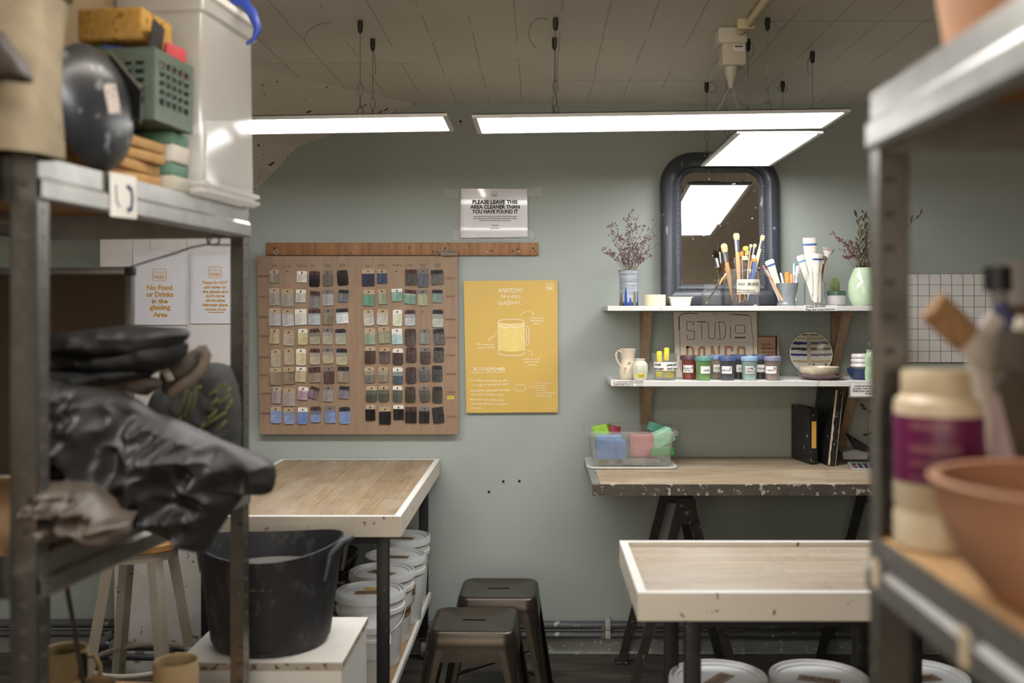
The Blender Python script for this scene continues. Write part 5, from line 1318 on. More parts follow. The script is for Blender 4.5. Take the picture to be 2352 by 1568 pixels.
# dried twig hanging at the right
t = thing('hanging_twig', 'thin dark twig with few leaves hanging on the wall beyond the binders', 'twig', W(1990,930,4.42))
b = MB(); pts = [W(x,y,4.42) for x,y in ((2008,880),(1998,905),(1994,940),(1992,975),(1996,1010),(1990,1030))]; b.tube(pts, .0012, 5); b.build('stem', M('dry_stem','6b5344',.8), t)
for (x,y,a) in ((1998,945,-40),(1985,938,20),(2000,995,10),(2004,915,60),(1988,998,-10),(1980,930,35)):
    b = MB(); p = W(x,y,4.41); b.grid(lambda u, v, p=p, a=a: p+R('Y',a) @ Vector((.026*(v-.5), -.004*v, .006*math.sin(v*PI)*(2*u-1))), 3, 6); b.build('leaf', M('dark_leaf','3a3c33',.8), t)
# ---------------------------------------------------------------- glaze pails
MPL = M('white_pail_plastic','d3d3d0',.4,var=.04,scale=14,spots='9c978d',spot_scale=18,spot_amt=.74)
MLID = M('pail_lid_plastic','cfd1d1',.38,var=.04,scale=10)
MKR = M('kraft_label','8b6f55',.7,var=.05)
def pail(label, x, d, z, r, h, words=None, lidlab=None, wang=0, handle=True, yellow=False):
    c = Vector((x, Y(d), z)); t = thing('glaze_pail', label, 'bucket', c, 0, 'white lidded glaze pails')
    b = MB(); b.lathe([(0,0),(r*.82,0),(r*.84,.004),(r*.93,h*.74),(r*.985,h*.745),(r*.985,h*.80),(r*.94,h*.805),(r*.95,h*.93),(0,h*.93)], c, 40); b.build('pail_body', MPL, t)
    b = MB(); b.lathe([(r*.955,h*.9),(r,h*.9),(r,h*.975),(r*.985,h),(r*.95,h),(r*.93,h*.975),(r*.90,h*.965),(r*.88,h*.975),(r*.84,h*.975),(r*.82,h*.955),(0,h*.955)], c, 48); b.build('lid', MLID, t)
    if handle:
        b = MB(); pts = [c+Vector((math.cos(a)*r*1.0, -abs(math.sin(a))*r*1.03, h*.77-abs(math.sin(a))*h*.3)) for a in [PI*k/16 for k in range(17)]]
        m0 = R('Z', wang); pts = [c+(m0 @ (p-c)) for p in pts]; b.tube(pts, .0018, 6); b.build('wire_handle', MST, t)
    if words:
        w_, side, zz, hh = words; a0 = -PI/2+math.radians(side); da = len(w_)*.11+.1; rr = r*.925
        def fn(u, v): a = a0-da/2+da*u; return c+Vector((math.cos(a)*rr*1.0, math.sin(a)*rr*1.0, zz-hh/2+hh*v))
        b = MB(); b.grid(fn, 12, 2); lb = b.build('kraft_label', MKR, t)
        o = write([(w_,0,0,da*rr*.84,hh*.5)], MINK, lb, jitter=.06, bold=.02)
        for v in o.data.vertices:
            w0_ = wm(lb) @ v.co; x_, y_ = w0_.x, w0_.y; a = a0+x_/rr  # local drawing coordinates -> wrapped on the pail
            q = c+Vector((math.cos(a)*(rr+.0008), math.sin(a)*(rr+.0008), zz+y_)); v.co = wm(lb).inverted() @ q
    if lidlab:
        tx, ang, col_ = lidlab; mm = T(c.x, c.y, c.z+h*.957) @ R('Z', ang)
        b = MB(); b.box((-.055,-.022,0),(.055,.022,.0008), M=mm); lb = b.build('lid_label', MKR, t, smooth=False)
        write([(tx,0,0,.085,.018)], MINK, lb, M=mm @ T(0,0,.001), jitter=.05, bold=.02)
    if yellow:
        mm = T(c.x+.01, c.y+.045, c.z+h*.958) @ R('Z', -6); b = MB(); b.box((-.04,-.016,0),(.04,.016,.001), M=mm); b.build('yellow_label', M('ochre_label','c9a552',.6), t, smooth=False)
    return t
lz = .2885
pail('white glaze pail with BUTTER label, nearest large one under the left table', -.601, 3.53, lz, .124, .256, ('BUTTER',24,.13,.034), ('CELADON',4,None), 8, True, True)
pail('white glaze pail second in the row under the left table', -.600, 3.778, lz, .124, .262, ('SHINO',62,.12,.034), ('SHINO',-30,None), 30)
pail('white glaze pail with OATMEAL label, third in the row', -.584, 4.02, lz, .124, .262, ('OATMEAL',28,.14,.038), ('OATMEAL',-4,None), -20, False)
pail('white glaze pail at the back of the row by the wall', -.592, 4.262, lz, .123, .284, None, ('WHITE',-8,None), 10)
pail('small white pail in front of the row beside the table leg', -.575, 3.345, lz, .072, .196, ('SEA',-40,.13,.03), None, 20)
pail('white glaze pail lid at the left under the right tray table', .482, 2.69, lz, .133, .256, None, ('GLAZE',52,None), 0, False)
pail('white glaze pail lid in the middle under the right tray table', .754, 2.69, lz, .133, .256, None, ('SATIN',-22,None), 0, False)
pail('white glaze pail lid at the right under the tray table behind the post', 1.030, 2.70, lz, .130, .256, None, ('CLEAR',12,None), 0, False)
pail('white glaze pail near the right frame edge below the rack beam', 1.335, 2.78, .0, .128, .34, None, None, 0, False)
t = thing('crumpled_sack', 'crumpled dark bag stuffed beside the pails under the left table', 'bag', W(795,1290,3.9))
b = MB(); star(b, [(770,1262),(800,1250),(826,1262),(818,1290),(806,1330),(790,1380),(770,1410),(745,1400),(740,1340),(752,1290)], (782,1320), 3.95, .05, rings=8, wr=.02, seed=4, n=60, fr=16); b.build('sack_body', M('dark_film','3d3833',.3,var=.4,scale=20), t)

# ---------------------------------------------------------------- tub on the white box
t = thing('plinth_box', 'white painted chipboard box standing on the floor under the black tub', 'box', (-.757,Y(2.90),0))
MWB = M('white_box_paint','d8d5cd',.45,var=.04,scale=8)
px0, px1, py0, py1, pz = -.985, -.535, Y(2.70), Y(3.10), .578
b = MB(); b.box((px0+.004,py0+.004,0),(px1-.004,py1-.004,pz-.0205)); b.build('box_body', MWB, t, smooth=False)
b = MB(); b.box((px0,py0,pz-.003),(px1,py1,pz)); b.m(1); b.box((px0,py0,pz-.0205),(px1,py1,pz-.003)); b.build('lid_board', [MWB, M('chipped_board_edge','a99f90',.8,var=.2,scale=30,spots='5f5448',spot_scale=30,spot_amt=.58)], t, smooth=False)
t = thing('rubber_tub', 'large black flexible rubber tub standing on the white box', 'tub', (-.775,Y(2.875),pz))
MRU = M('black_rubber','232325',.55,var=.4,scale=5,stretch=(1,1,.5),spots='3a3b3d',spot_scale=26,spot_amt=.62,bmp=.15)
c = Vector((-.775,Y(2.875),pz)); hT = .287
def tubr(a, k=0): return 1
b = MB()
prof_ = [(0,0),(.150,0),(.160,.006),(.163,.02),(.168,.022),(.184,.14),(.201,.262),(.2035,.274),(.206,hT),(.202,hT+.001),(.198,.27),(.182,.15),(.162,.02),(0,.012)]
rings = []
for r_, z in prof_:
    if r_ == 0: rings.append([b.bm.verts.new(c+Vector((0,0,z)))]); continue
    rings.append([b.bm.verts.new(c+Vector((r_*math.cos(j*2*PI/64), r_*.98*math.sin(j*2*PI/64), z+(.014*math.cos(2*(j*2*PI/64)-.25)*(z/hT)**4)))) for j in range(64)])
for A_, B_ in zip(rings[:-1], rings[1:]):
    for j in range(64):
        k = (j+1)%64
        if len(A_)==1: b.bm.faces.new((A_[0],B_[k],B_[j]))
        elif len(B_)==1: b.bm.faces.new((A_[j],A_[k],B_[0]))
        else: b.bm.faces.new((A_[j],A_[k],B_[k],B_[j]))
b.build('tub_body', MRU, t)
b = MB(); b.lathe([(0,.2),(.189,.2),(.189,.196),(0,.196)], c, 48); b.build('glaze_water', M('milky_grey_water','6f6d69',.08,var=.03), t)
for sgn in (1,-1):
    b = MB(); a0 = math.radians(-12 if sgn > 0 else 165); d_ = Vector((math.cos(a0), math.sin(a0), 0)); n_ = Vector((-d_.y, d_.x, 0))
    pts = [c+d_*.192+n_*u*.06+Vector((0,0,.20)) for u in (-1,)] + [c+d_*.206+n_*-.055+Vector((0,0,.272)), c+d_*.232+n_*-.03+Vector((0,0,.305)), c+d_*.246+Vector((0,0,.312)), c+d_*.232+n_*.03+Vector((0,0,.305)), c+d_*.206+n_*.055+Vector((0,0,.272))] + [c+d_*.192+n_*.06+Vector((0,0,.20))]
    b.tube(pts, [.004,.007,.0085,.009,.0085,.007,.004], 10); b.build('grab_handle', M('worn_rubber_handle','4a4c50',.5,var=.2,scale=40), t)

# ---------------------------------------------------------------- metal stools
MSTL = M('gunmetal_lacquer','3e3831',.33,.75,var=.18,scale=8,spots='6a645b',spot_scale=150,spot_amt=.8)
def metal_stool(x, d, rz, label):
    t = thing('metal_stool', label, 'stool', (x,Y(d),0), rz, 'gunmetal stools by the wall')
    zs = .45; hw = .150
    # seat: shallow pressed pan with rounded corners and a hand slot
    b = MB(); secs = [(hw+.006,zs-.052),(hw+.005,zs-.034),(hw+.0035,zs-.03),(hw+.001,zs-.012),(hw-.006,zs-.003),(hw-.014,zs),(hw-.024,zs-.0015),(hw-.032,zs-.004)]
    rings = []
    for h_, z in secs: rings.append([b.bm.verts.new((x_,y_,z)) for x_,y_ in rrect(-h_,-h_,h_,h_,.045-(hw-h_)*.6,6)])
    for A_, B_ in zip(rings[:-1], rings[1:]):
        for j in range(len(A_)): b.bm.faces.new((A_[j],A_[(j+1)%len(A_)],B_[(j+1)%len(B_)],B_[j]))
    n = len(rings[-1]); slot = []
    for v in rings[-1]:
        a = math.atan2(v.co.y, v.co.x); slot.append(None)
    # match the slot outline to the ring by angle
    sl = []
    for v in rings[-1]:
        dx, dy = v.co.x, v.co.y; q = Vector((dx*.35, dy*.07, zs-.004))
        sl.append(b.bm.verts.new(q))
    for j in range(n): b.bm.faces.new((rings[-1][j], rings[-1][(j+1)%n], sl[(j+1)%n], sl[j]))
    lo = [b.bm.verts.new(v.co-Vector((0,0,.012))) for v in sl]
    for j in range(n): b.bm.faces.new((sl[j], sl[(j+1)%n], lo[(j+1)%n], lo[j]))
    b.build('seat', MSTL, t, world=False, angle=50)
    b = MB()
    for sx_ in (-1,1):
        for i in (0,1):
            pass
    # skirt under the seat
    rings = []
    for h_, z in ((hw+.0045,zs-.05),(hw+.010,zs-.098)):
        rings.append([b.bm.verts.new((x_,y_,z)) for x_,y_ in rrect(-h_,-h_,h_,h_,.045,6)])
    for h_, z in ((hw+.008,zs-.098),(hw+.0025,zs-.05)):
        rings.append([b.bm.verts.new((x_,y_,z)) for x_,y_ in rrect(-h_,-h_,h_,h_,.044,6)])
    for q in range(4):
        A_, B_ = rings[q], rings[(q+1)%4]
        for j in range(len(A_)): b.bm.faces.new((A_[j],A_[(j+1)%len(A_)],B_[(j+1)%len(B_)],B_[j]))
    b.build('apron', MSTL, t, world=False)
    for sx_ in (-1,1):
        for sy_ in (-1,1):
            b = MB(); rows = []
            for u in [k/8 for k in range(9)]:
                z = (zs-.06)*(1-u)+.006*u; ex = hw+.006+(.055)*u; wL = .062*(1-u)+.027*u; r_ = .045*(1-u)+.016*u; th = .004
                prof2 = []
                ox, oy = sx_*ex, sy_*ex
                # folded leg: outer corner with two flanges and a central groove
                pts = [(-wL,0),(-wL*.55,0),(-r_*.9,0),(-r_*.45,r_*-.12),(-r_*.12,-r_*.45),(0,-r_*.9),(0,-wL*.55),(0,-wL)]
                inn = [(-th,-wL),(-th,-r_*.9),(-r_*.2-th,-r_*.5-th*.2),(-r_*.5-th*.2,-r_*.2-th),(-r_*.9,-th),(-wL,-th)]
                rows.append([b.bm.verts.new((ox+sx_*p[0], oy+sy_*p[1], z)) for p in pts+inn])
            for A_, B_ in zip(rows[:-1], rows[1:]):
                m_ = len(A_)
                for j in range(m_): b.bm.faces.new((A_[j],A_[(j+1)%m_],B_[(j+1)%m_],B_[j]))
            b.bm.faces.new(rows[0]); b.bm.faces.new(rows[-1][::-1])
            # pressed rib down the corner
            p0 = Vector((sx_*(hw+.004), sy_*(hw+.004), zs-.10)); p1 = Vector((sx_*(hw+.052), sy_*(hw+.052), .01))
            b.tube([p0,p0.lerp(p1,.1),p1], [.002,.006,.006], 8)
            b.build('leg', MSTL, t, world=False, angle=40)
            b = MB(); b.lathe([(0,0),(.014,0),(.014,.008),(0,.008)], (sx_*(hw+.052), sy_*(hw+.052), 0), 12); b.build('rubber_foot', MBLK, t, world=False)
    for a in (45,-45):
        b = MB(); m_ = R('Z', a); b.box((-.24,-.008,.16),(.24,.008,.168), M=m_); b.build('cross_brace', MSTL, t, world=False)
    return t
metal_stool(-.230, 3.50, -1, 'gunmetal low stool with a slotted seat, the nearer of the two')
metal_stool(-.160, 3.90, -1, 'gunmetal low stool with a slotted seat, behind and nearer the wall')

# ---------------------------------------------------------------- white wooden stool
t = thing('wooden_stool', 'tall white-legged wooden stool seen under the left rack', 'stool', (-1.37,Y(3.42),0))
MWL = M('white_wood_paint','d6cfc0',.5,var=.05,scale=10,spots='4d463d',spot_scale=40,spot_amt=.775)
b = MB(); b.lathe([(0,.725),(.15,.725),(.155,.73),(.155,.748),(.15,.752),(0,.752)], (-1.37,Y(3.42),0), 40); b.build('seat', grain('seat_birch','b98d57','a47843','x'), t)
b = MB(); b.lathe([(0,.69),(.12,.69),(.12,.725),(0,.725)], (-1.37,Y(3.42),0), 32); b.build('seat_block', MWL, t)
for sx_, sy_ in ((-1,-1),(1,-1),(-1,1),(1,1)):
    p0 = Vector((-1.37+sx_*.075, Y(3.42)+sy_*.075, .71)); p1 = Vector((-1.37+sx_*.165, Y(3.42)+sy_*.165, 0)); u = (p1-p0).normalized()
    b = MB(); a_ = Vector((.016,.006*sx_*sy_,0)); c_ = Vector((-.006*sx_*sy_,.016,0))
    ring = lambda p, k: [b.bm.verts.new(p+a_*i*k+c_*j*k) for i,j in ((-1,-1),(1,-1),(1,1),(-1,1))]
    A_, B_ = ring(p0,1.05), ring(p1,.9)
    for j in range(4): b.bm.faces.new((A_[j],A_[(j+1)%4],B_[(j+1)%4],B_[j]))
    b.bm.faces.new(A_); b.bm.faces.new(B_[::-1]); b.build('leg', MWL, t, smooth=False)
b = MB(); b.tube([(-1.37+math.cos(a)*.165, Y(3.42)+math.sin(a)*.165, .335) for a in [k*PI/20 for k in range(40)]], .0085, 10, closed=True); b.build('foot_ring', MWL, t)
# ---------------------------------------------------------------- storage racks in the foreground
MGV = M('galvanised_steel','9a9995',.36,.85,var=.14,scale=16,stretch=(1,1,1))
MGD = M('slot_shadow','4f4c47',.9)
MGP = M('post_steel','7d7a75',.34,.9,var=.14,scale=16)
MCB = M('chipboard','b08a5e',.8,var=.15,scale=60)
def rack(label, org, rz, L, Wd, shelves, sgn, H=1.8, a=.034, bw=.05, name='storage_rack'):
    """local frame: +y away from the camera along the long beam, x*sgn into the rack; origin at the near outer corner"""
    t = thing(name, label, 'shelving', (org[0], org[1], 0), rz, 'galvanised storage racks')
    X = lambda v: v*sgn
    th = .0018
    def post(x, y, dx, dy):
        b = MB(); fx = bw if True else a
        b.box((X(x), y, 0), (X(x+dx*bw), y+dy*th, H)); b.box((X(x), y, 0), (X(x+dx*th), y+dy*a, H))
        b.m(1); k = 0; z = .03
        while z < H-.02:
            b.box((X(x+dx*bw*.35), y-dy*.0004, z), (X(x+dx*bw*.62), y+dy*(th+.0004), z+.009)) 
            b.box((X(x-dx*.0004), y+dy*a*.38, z), (X(x+dx*(th+.0004)), y+dy*a*.62, z+.009)); z += .045
        b.build('post', [MGP, MGD], t, world=False, smooth=False)
    post(0, 0, 1, 1); post(0, L, 1, -1); post(Wd, 0, -1, 1); post(Wd, L, -1, -1)
    for z in shelves:
        for x, dx in ((0,1),(Wd,-1)):
            b = MB(); pr = [(0,0),(.006,.006),(.006,.034),(0,.042),(0,.076),(-.014,.076),(-.014,.0745),(-.0018,.0745),(-.0018,.041),(.004,.033),(.004,.008),(-.014,.002),(-.014,0)]
            xo = x-dx*.0005
            b.prism([(X(xo-dx*p[0]), z-.076+p[1]) for p in pr], -(L-2*.004), T(0,.004,0) @ WX)
            b.build('long_beam', MGV, t, world=False, smooth=False)
        for y in (.003, L-.006):
            b = MB(); b.box((X(.004), y, z-.076), (X(Wd-.004), y+.003, z)); b.box((X(.004), y-.0 if y > .1 else y, z-.003), (X(Wd-.004), y+(.015 if y < .1 else -.015), z-.001)); b.build('cross_beam', MGV, t, world=False, smooth=False)
        b = MB(); b.box((X(.003), .006, z-.012), (X(Wd-.003), L-.006, z+.001)); b.build('chipboard_shelf', MCB, t, world=False, smooth=False)
    return t
LO = W(85,0,1.70); LF = W(572,0,2.57)
ang = -math.degrees(math.atan2(LF.x-LO.x, LF.y-LO.y)); LL = (Vector((LF.x,LF.y))-Vector((LO.x,LO.y))).length
LZ = [1.793, 1.108, .56, .15]
lr = rack('galvanised rack at the left with the plastic sheets and canvas bag', (LO.x, LO.y), ang, LL, .6, LZ, -1)
LM = wm(lr)
def LP(x, y, z): return LM @ Vector((-x, y, z))          # x: into the rack from its right side, y: along it
a = math.radians(ang); back = Vector((math.sin(a), -math.cos(a)))
rack('second galvanised rack at the far left edge, nearer the camera', (LO.x-.062+back.x*.72, LO.y+back.y*.72-.0), ang, .70, .5, LZ, -1)
RZ = [1.812, 1.235, .62, .15]
rr_ = rack('galvanised rack at the right with terracotta pots and a glaze bottle', (.434, Y(1.31)-.86), 0, .86, .5, RZ, 1, a=.036, bw=.052)

# --- on top of the left rack
zt = LZ[0]+.002
SB = bpy.data.materials.new('milky_box_plastic'); SB.use_nodes = True
nt = SB.node_tree; nt.nodes.clear(); o_ = nt.nodes.new('ShaderNodeOutputMaterial')
d_ = nt.nodes.new('ShaderNodeBsdfDiffuse'); d_.inputs[0].default_value = (.93,.92,.90,1); tl_ = nt.nodes.new('ShaderNodeBsdfTranslucent'); tl_.inputs[0].default_value = (.92,.91,.88,1)
tr_ = nt.nodes.new('ShaderNodeBsdfTransparent'); g_ = nt.nodes.new('ShaderNodeBsdfGlossy'); g_.inputs['Roughness'].default_value = .12
a1 = nt.nodes.new('ShaderNodeMixShader'); a1.inputs[0].default_value = .55; nt.links.new(d_.outputs[0], a1.inputs[1]); nt.links.new(tl_.outputs[0], a1.inputs[2])
a2 = nt.nodes.new('ShaderNodeMixShader'); a2.inputs[0].default_value = .3; nt.links.new(a1.outputs[0], a2.inputs[1]); nt.links.new(tr_.outputs[0], a2.inputs[2])
a3 = nt.nodes.new('ShaderNodeMixShader'); a3.inputs[0].default_value = .06; nt.links.new(a2.outputs[0], a3.inputs[1]); nt.links.new(g_.outputs[0], a3.inputs[2]); nt.links.new(a3.outputs[0], o_.inputs[0])
t = thing('storage_box', 'tall milky plastic storage box with a blue clip on the left rack top', 'plastic box', LP(.085,.725,zt))
m_ = LM @ T(-.085,.722,zt)
b = MB(); 
def rr2(mb, secs, mm, rf=.15):
    rings = [[mb.bm.verts.new(mm @ Vector((x,y,z))) for x,y in rrect(-hx,-hy,hx,hy,min(hx,hy)*rf,4)] for hx,hy,z in secs]
    for A_, B_ in zip(rings[:-1], rings[1:]):
        for j in range(len(A_)): mb.bm.faces.new((A_[j],A_[(j+1)%len(A_)],B_[(j+1)%len(B_)],B_[j]))
    mb.bm.faces.new(rings[0][::-1]); mb.bm.faces.new(rings[-1])
rr2(b, [(.112,.148,0),(.120,.156,.006),(.120,.156,.012),(.110,.146,.014),(.110,.146,.020),(.119,.155,.022),(.119,.155,.03),(.106,.142,.034),(.102,.138,.42),(.112,.148,.422),(.112,.148,.45),(.109,.145,.452),(.099,.135,.45),(.101,.137,.05)], m_)
b.build('box_shell', SB, t)
b = MB(); rr2(b, [(.115,.150,.452),(.119,.154,.456),(.119,.154,.470),(.112,.147,.476)], m_); b.build('lid', M('white_lid','e4e1da',.4), t)
zz_ = zt
for k,(h_,c_,lb_) in enumerate(((.034,'b9b3a2','cream packet lowest in the small pile before the milky box'),(.028,'5f8570','green packet second in the pile before the milky box'),(.040,'cfc7bb','white packet third in the pile before the milky box'),(.028,'6f9a80','pale green packet topmost in the pile before the milky box'))):
    b = MB(); b.box((-.16,.487,0),(-.005-.004*(k%2),.565,h_-.001),.003,M=LM @ T(0,0,zz_)); o = b.build('packet', M('packet_'+c_,c_,.6)); tag(o, lb_, 'packet', 'packets piled before the milky box'); zz_ += h_
MBC = M('blue_clip','2d4bb0',.35)
b = MB(); s_ = 2.47/F
pts = [W(x,y,2.43) for x,y in ((507,74),(520,48),(528,14),(545,0),(562,8),(580,32),(592,66),(584,88),(566,102))]
b.tube(pts, [.004,.006,.010,.012,.013,.013,.010,.006,.004], 10, flat=.7); b.build('blue_clip', MBC, t)
t = thing('cardboard_box', 'plain cream cardboard box standing behind the canvas bag on the rack top', 'box', LP(.32,.68,zt))
b = MB(); m2 = LM @ T(-.315,.65,zt); b.box((-.10,-.05,0),(.105,.12,.50),.003,M=m2); b.build('box_body', M('cream_carton','c9b596',.7,var=.04), t)
b = MB(); b.box((-.10,-.0515,.30),(.105,-.0495,.305),M=m2); b.build('lid_seam', M('seam_shadow','8f7f68',.8), t)
# kraft slabs, crate and what is in it
for k,(px0_,px1_,y0_,y1_,dd) in enumerate(((268,414,352,416,1.93),(252,412,330,372,1.94),(262,418,306,342,1.945),(275,405,284,316,1.95))):
    z0_ = EYE-(y1_-718)*dd/F; z0_ = zt+.024*k; 
    b = MB(); mm = T(LP(.115-.004*k,.365,0).x, LP(.115,.365,0).y, z0_+.0115) @ R('Z', ang-(5,-3,6,2)[k])
    b.box((-.095,-.09,-.011),(.09,.10,.011),.004,M=mm)
    o = b.build('kraft_parcel', M('kraft_slab','b58c58',.8,var=.15,scale=20)); tag(o, 'flat kraft paper parcel under the green crate, %s of its stack' % ['lowest','second from bottom','third from bottom','topmost'][k], 'parcel', 'kraft parcels under the crate')
zc_ = zt+.131
t = thing('plastic_crate', 'dusty green folding plastic crate full of oddments on the kraft parcels', 'crate', LP(.11,.46,zc_))
m3 = LM @ T(-.093,.455,zc_)
MCR2 = M('dusty_green_crate','5f6d60',.55,var=.15,scale=30)
def crate_wall(mb, x0,y0,x1,y1,h, rows=5):
    """lattice panel between two corners"""
    A_ = Vector((x0,y0,0)); B_ = Vector((x1,y1,0)); L_ = (B_-A_).length; u = (B_-A_).normalized(); n_ = Vector((-u.y,u.x,0))*.0025
    def slab(s0,s1,z0,z1):
        p = A_+u*s0; q = A_+u*s1; v = [p+n_, p-n_, q-n_, q+n_]
        lo = [mb.bm.verts.new(m3 @ (w+Vector((0,0,z0)))) for w in v]; hi = [mb.bm.verts.new(m3 @ (w+Vector((0,0,z1)))) for w in v]
        mb.bm.faces.new(lo[::-1]); mb.bm.faces.new(hi)
        for i in range(4): mb.bm.faces.new((lo[i],lo[(i+1)%4],hi[(i+1)%4],hi[i]))
    slab(0,L_,0,.035); slab(0,L_,h-.022,h); slab(0,.02,.035,h-.022); slab(L_-.02,L_,.035,h-.022)
    nz = 5
    for i in range(1,nz): z = .035+(h-.057)*i/nz; slab(.02,L_-.02,z-.004,z+.004)
    s0 = .02; k = int((L_-.04)/.022)
    for i in range(1,k): s0 = .02+(L_-.04)*i/k; slab(s0-.003,s0+.003,.035,h-.022)
hx, hy, hh = .105, .085, .150
for (x0,y0,x1,y1) in ((-hx,-hy,hx,-hy),(hx,-hy,hx,hy),(hx,hy,-hx,hy),(-hx,hy,-hx,-hy)):
    b = MB(); crate_wall(b,x0,y0,x1,y1,hh); b.build('lattice_side', MCR2, t, smooth=False)
b = MB(); b.box((-hx,-hy,0),(hx,hy,.006),M=m3); b.build('crate_floor', MCR2, t, smooth=False)
def lump(name, label, cat, pos, size, colr, rot=(0,0,0), bev=.3, seed=1, group='oddments in the green crate', rough=.6):
    b = MB(); mm = m3 @ T(*pos) @ Euler([math.radians(x) for x in rot]).to_matrix().to_4x4(); b.box([-x/2 for x in size],[x/2 for x in size],min(size)*bev,M=mm,seg=3)
    return tag(b.build(name, M('odd_'+colr,colr,rough,var=.15)), label, cat, group)
lump('card_offcut','black card offcut standing highest in the green crate','card',(.080,-.035,.150),(.004,.08,.13),'2a2728',(0,8,12))
lump('rubber_kidney','red rubber kidney tool at the right of the green crate','pottery tool',(.090,.035,.150),(.012,.07,.07),'c8414a',(0,0,-8),.45)
lump('rubber_kidney','blue rubber tool in the middle of the green crate','pottery tool',(-.01,-.04,.158),(.05,.03,.02),'3d4b8c',(10,0,20),.45)
lump('foam_ball','green foam ball at the back left of the green crate','foam ball',(-.045,-.02,.168),(.042,.042,.04),'66793f',(0,0,20),.48)
lump('foam_ball','ochre foam ball at the left of the green crate','foam ball',(-.085,-.02,.158),(.04,.04,.035),'c2873f',(0,0,0),.48)
lump('wood_strip','pale wooden slat sticking out of the green crate','wood strip',(-.055,-.06,.146),(.08,.012,.01),'b9a37e',(0,16,8),.2)
lump('dark_cloth','dark cloth filling the green crate','cloth',(0,0,.073),(.19,.155,.12),'1f211c',(0,0,0),.25)
t = thing('bath_sponge', 'large honey-coloured rectangular sponge lying on top of the crate', 'sponge', LP(.1,.46,2.09))
b = MB(); mm = LM @ T(-.09,.455,2.135); b.box((-.085,-.06,-.035),(.062,.075,.036),.008,M=mm,seg=3); b.build('sponge_body', M('honey_sponge','c89b50',.9,var=.2,scale=50,bmp=.5,spots='8f6a2f',spot_scale=50,spot_amt=.66), t)
# metal scoops leaning between disc and crate
t = thing('metal_scraper', 'dark metal scraper leaning between the black disc and the crate', 'scraper', LP(.25,.2,zt))
b = MB(); p0 = W(250,118,2.02); p1 = W(325,205,1.98); p2 = W(322,285,1.98); p3 = W(262,215,2.02)
for q in (0,):
    lo = [b.bm.verts.new(p) for p in (p0,p1,p2,p3)]; hi = [b.bm.verts.new(p+Vector((0,.004,.002))) for p in (p0,p1,p2,p3)]
    b.bm.faces.new(lo); b.bm.faces.new(hi[::-1])
    for i in range(4): b.bm.faces.new((lo[i],hi[i],hi[(i+1)%4],lo[(i+1)%4]))
b.build('blade', M('dark_steel_blade','232120',.45,.3), t, smooth=False)
b = MB(); b.tube([p0,p1], .0035, 8); b.build('rolled_edge', M('grey_edge','77736c',.4,.5), t)
# black disc
t = thing('black_disc', 'large black domed disc standing on edge with a pale sticker beside the canvas bag', 'disc', W(222,384,1.80))
t.location.z = zt
cD = W(226,238,1.81); cD.z = zt+.1205
mm = T(-.838,Y(1.89),cD.z) @ R('Z', 80) @ R('X', 85)
b = MB(); b.lathe([(0,.030),(.05,.028),(.09,.016),(.112,.002),(.1195,-.006),(.1195,-.012),(.112,-.012),(.08,0),(0,.014)], (0,0,0), 48, M=mm); b.build('dome', M('black_scuffed_plastic','242528',.32,var=.2,scale=12,spots='6a6a6c',spot_scale=22,spot_amt=.72), t)
b = MB(); m5 = mm @ T(.0,.012,.0300) @ R('Z', 12); b.box((-.02,-.028,-.004),(.02,.028,.001),M=m5); b.build('sticker', M('pinkish_sticker','b3a79f',.6,var=.05,spots='6b625c',spot_scale=90,spot_amt=.62), t, smooth=False)
# canvas bag
t = thing('canvas_bag', 'big upright beige canvas bag at the near end of the rack top', 'bag', LP(.1,.03,zt))
MCV = M('beige_canvas','756852',.9,var=.14,scale=26,bmp=.3)
b = MB()
def cbag(u, v):
    a_ = u*2*PI; c_, s__ = math.cos(a_), math.sin(a_); k = 3.2
    rx = .125*(1-.03*v); ry = .072
    x = math.copysign(abs(c_)**(2/k), c_)*rx; y = math.copysign(abs(s__)**(2/k), s__)*ry; z = .40*v
    w = .008*noise.noise(Vector((x*22, y*22, z*9)))+.004*math.sin(a_*5+z*14)
    q = Vector((x*(1+w*6), y*(1+w*6), z+.01*noise.noise(Vector((x*12,y*12,3)))*v)); return LM @ T(-.093,-.008,zt) @ R('Y',2) @ q
b.grid(cbag, 64, 26, closed_u=True)
b.build('bag_body', MCV, t, angle=60)
b = MB()
for u0 in (.0,): 
    b.tube([cbag(k/30, .70)+(cbag(k/30,.70)-LM @ Vector((-.093,-.008,zt+.28)))*.02 for k in range(30)], .006, 6, closed=True)
b.build('hem_seam', M('canvas_seam','65573f',.9,var=.1), t)
for dx in (-.05,.045):
    b = MB(); b.tube([LM @ Vector((-.093+dx+.0, -.084, zt+z)) for z in (.02,.15,.28,.4)], .012, 8, flat=.2); b.build('strap', M('canvas_strap','6a5d48',.9,var=.1), t)
b = MB(); star(b, [(-60,60),(0,70),(22,95),(50,130),(72,165),(76,188),(50,190),(10,185),(-40,190),(-70,130)], (0,140), 1.60, .012, rings=8, wr=.003, seed=3, n=50); 
tag(b.build('leather_glove', M('dark_brown_leather','2a211b',.6,var=.2)), 'dark brown leather piece hanging in front of the canvas bag', 'leather piece')
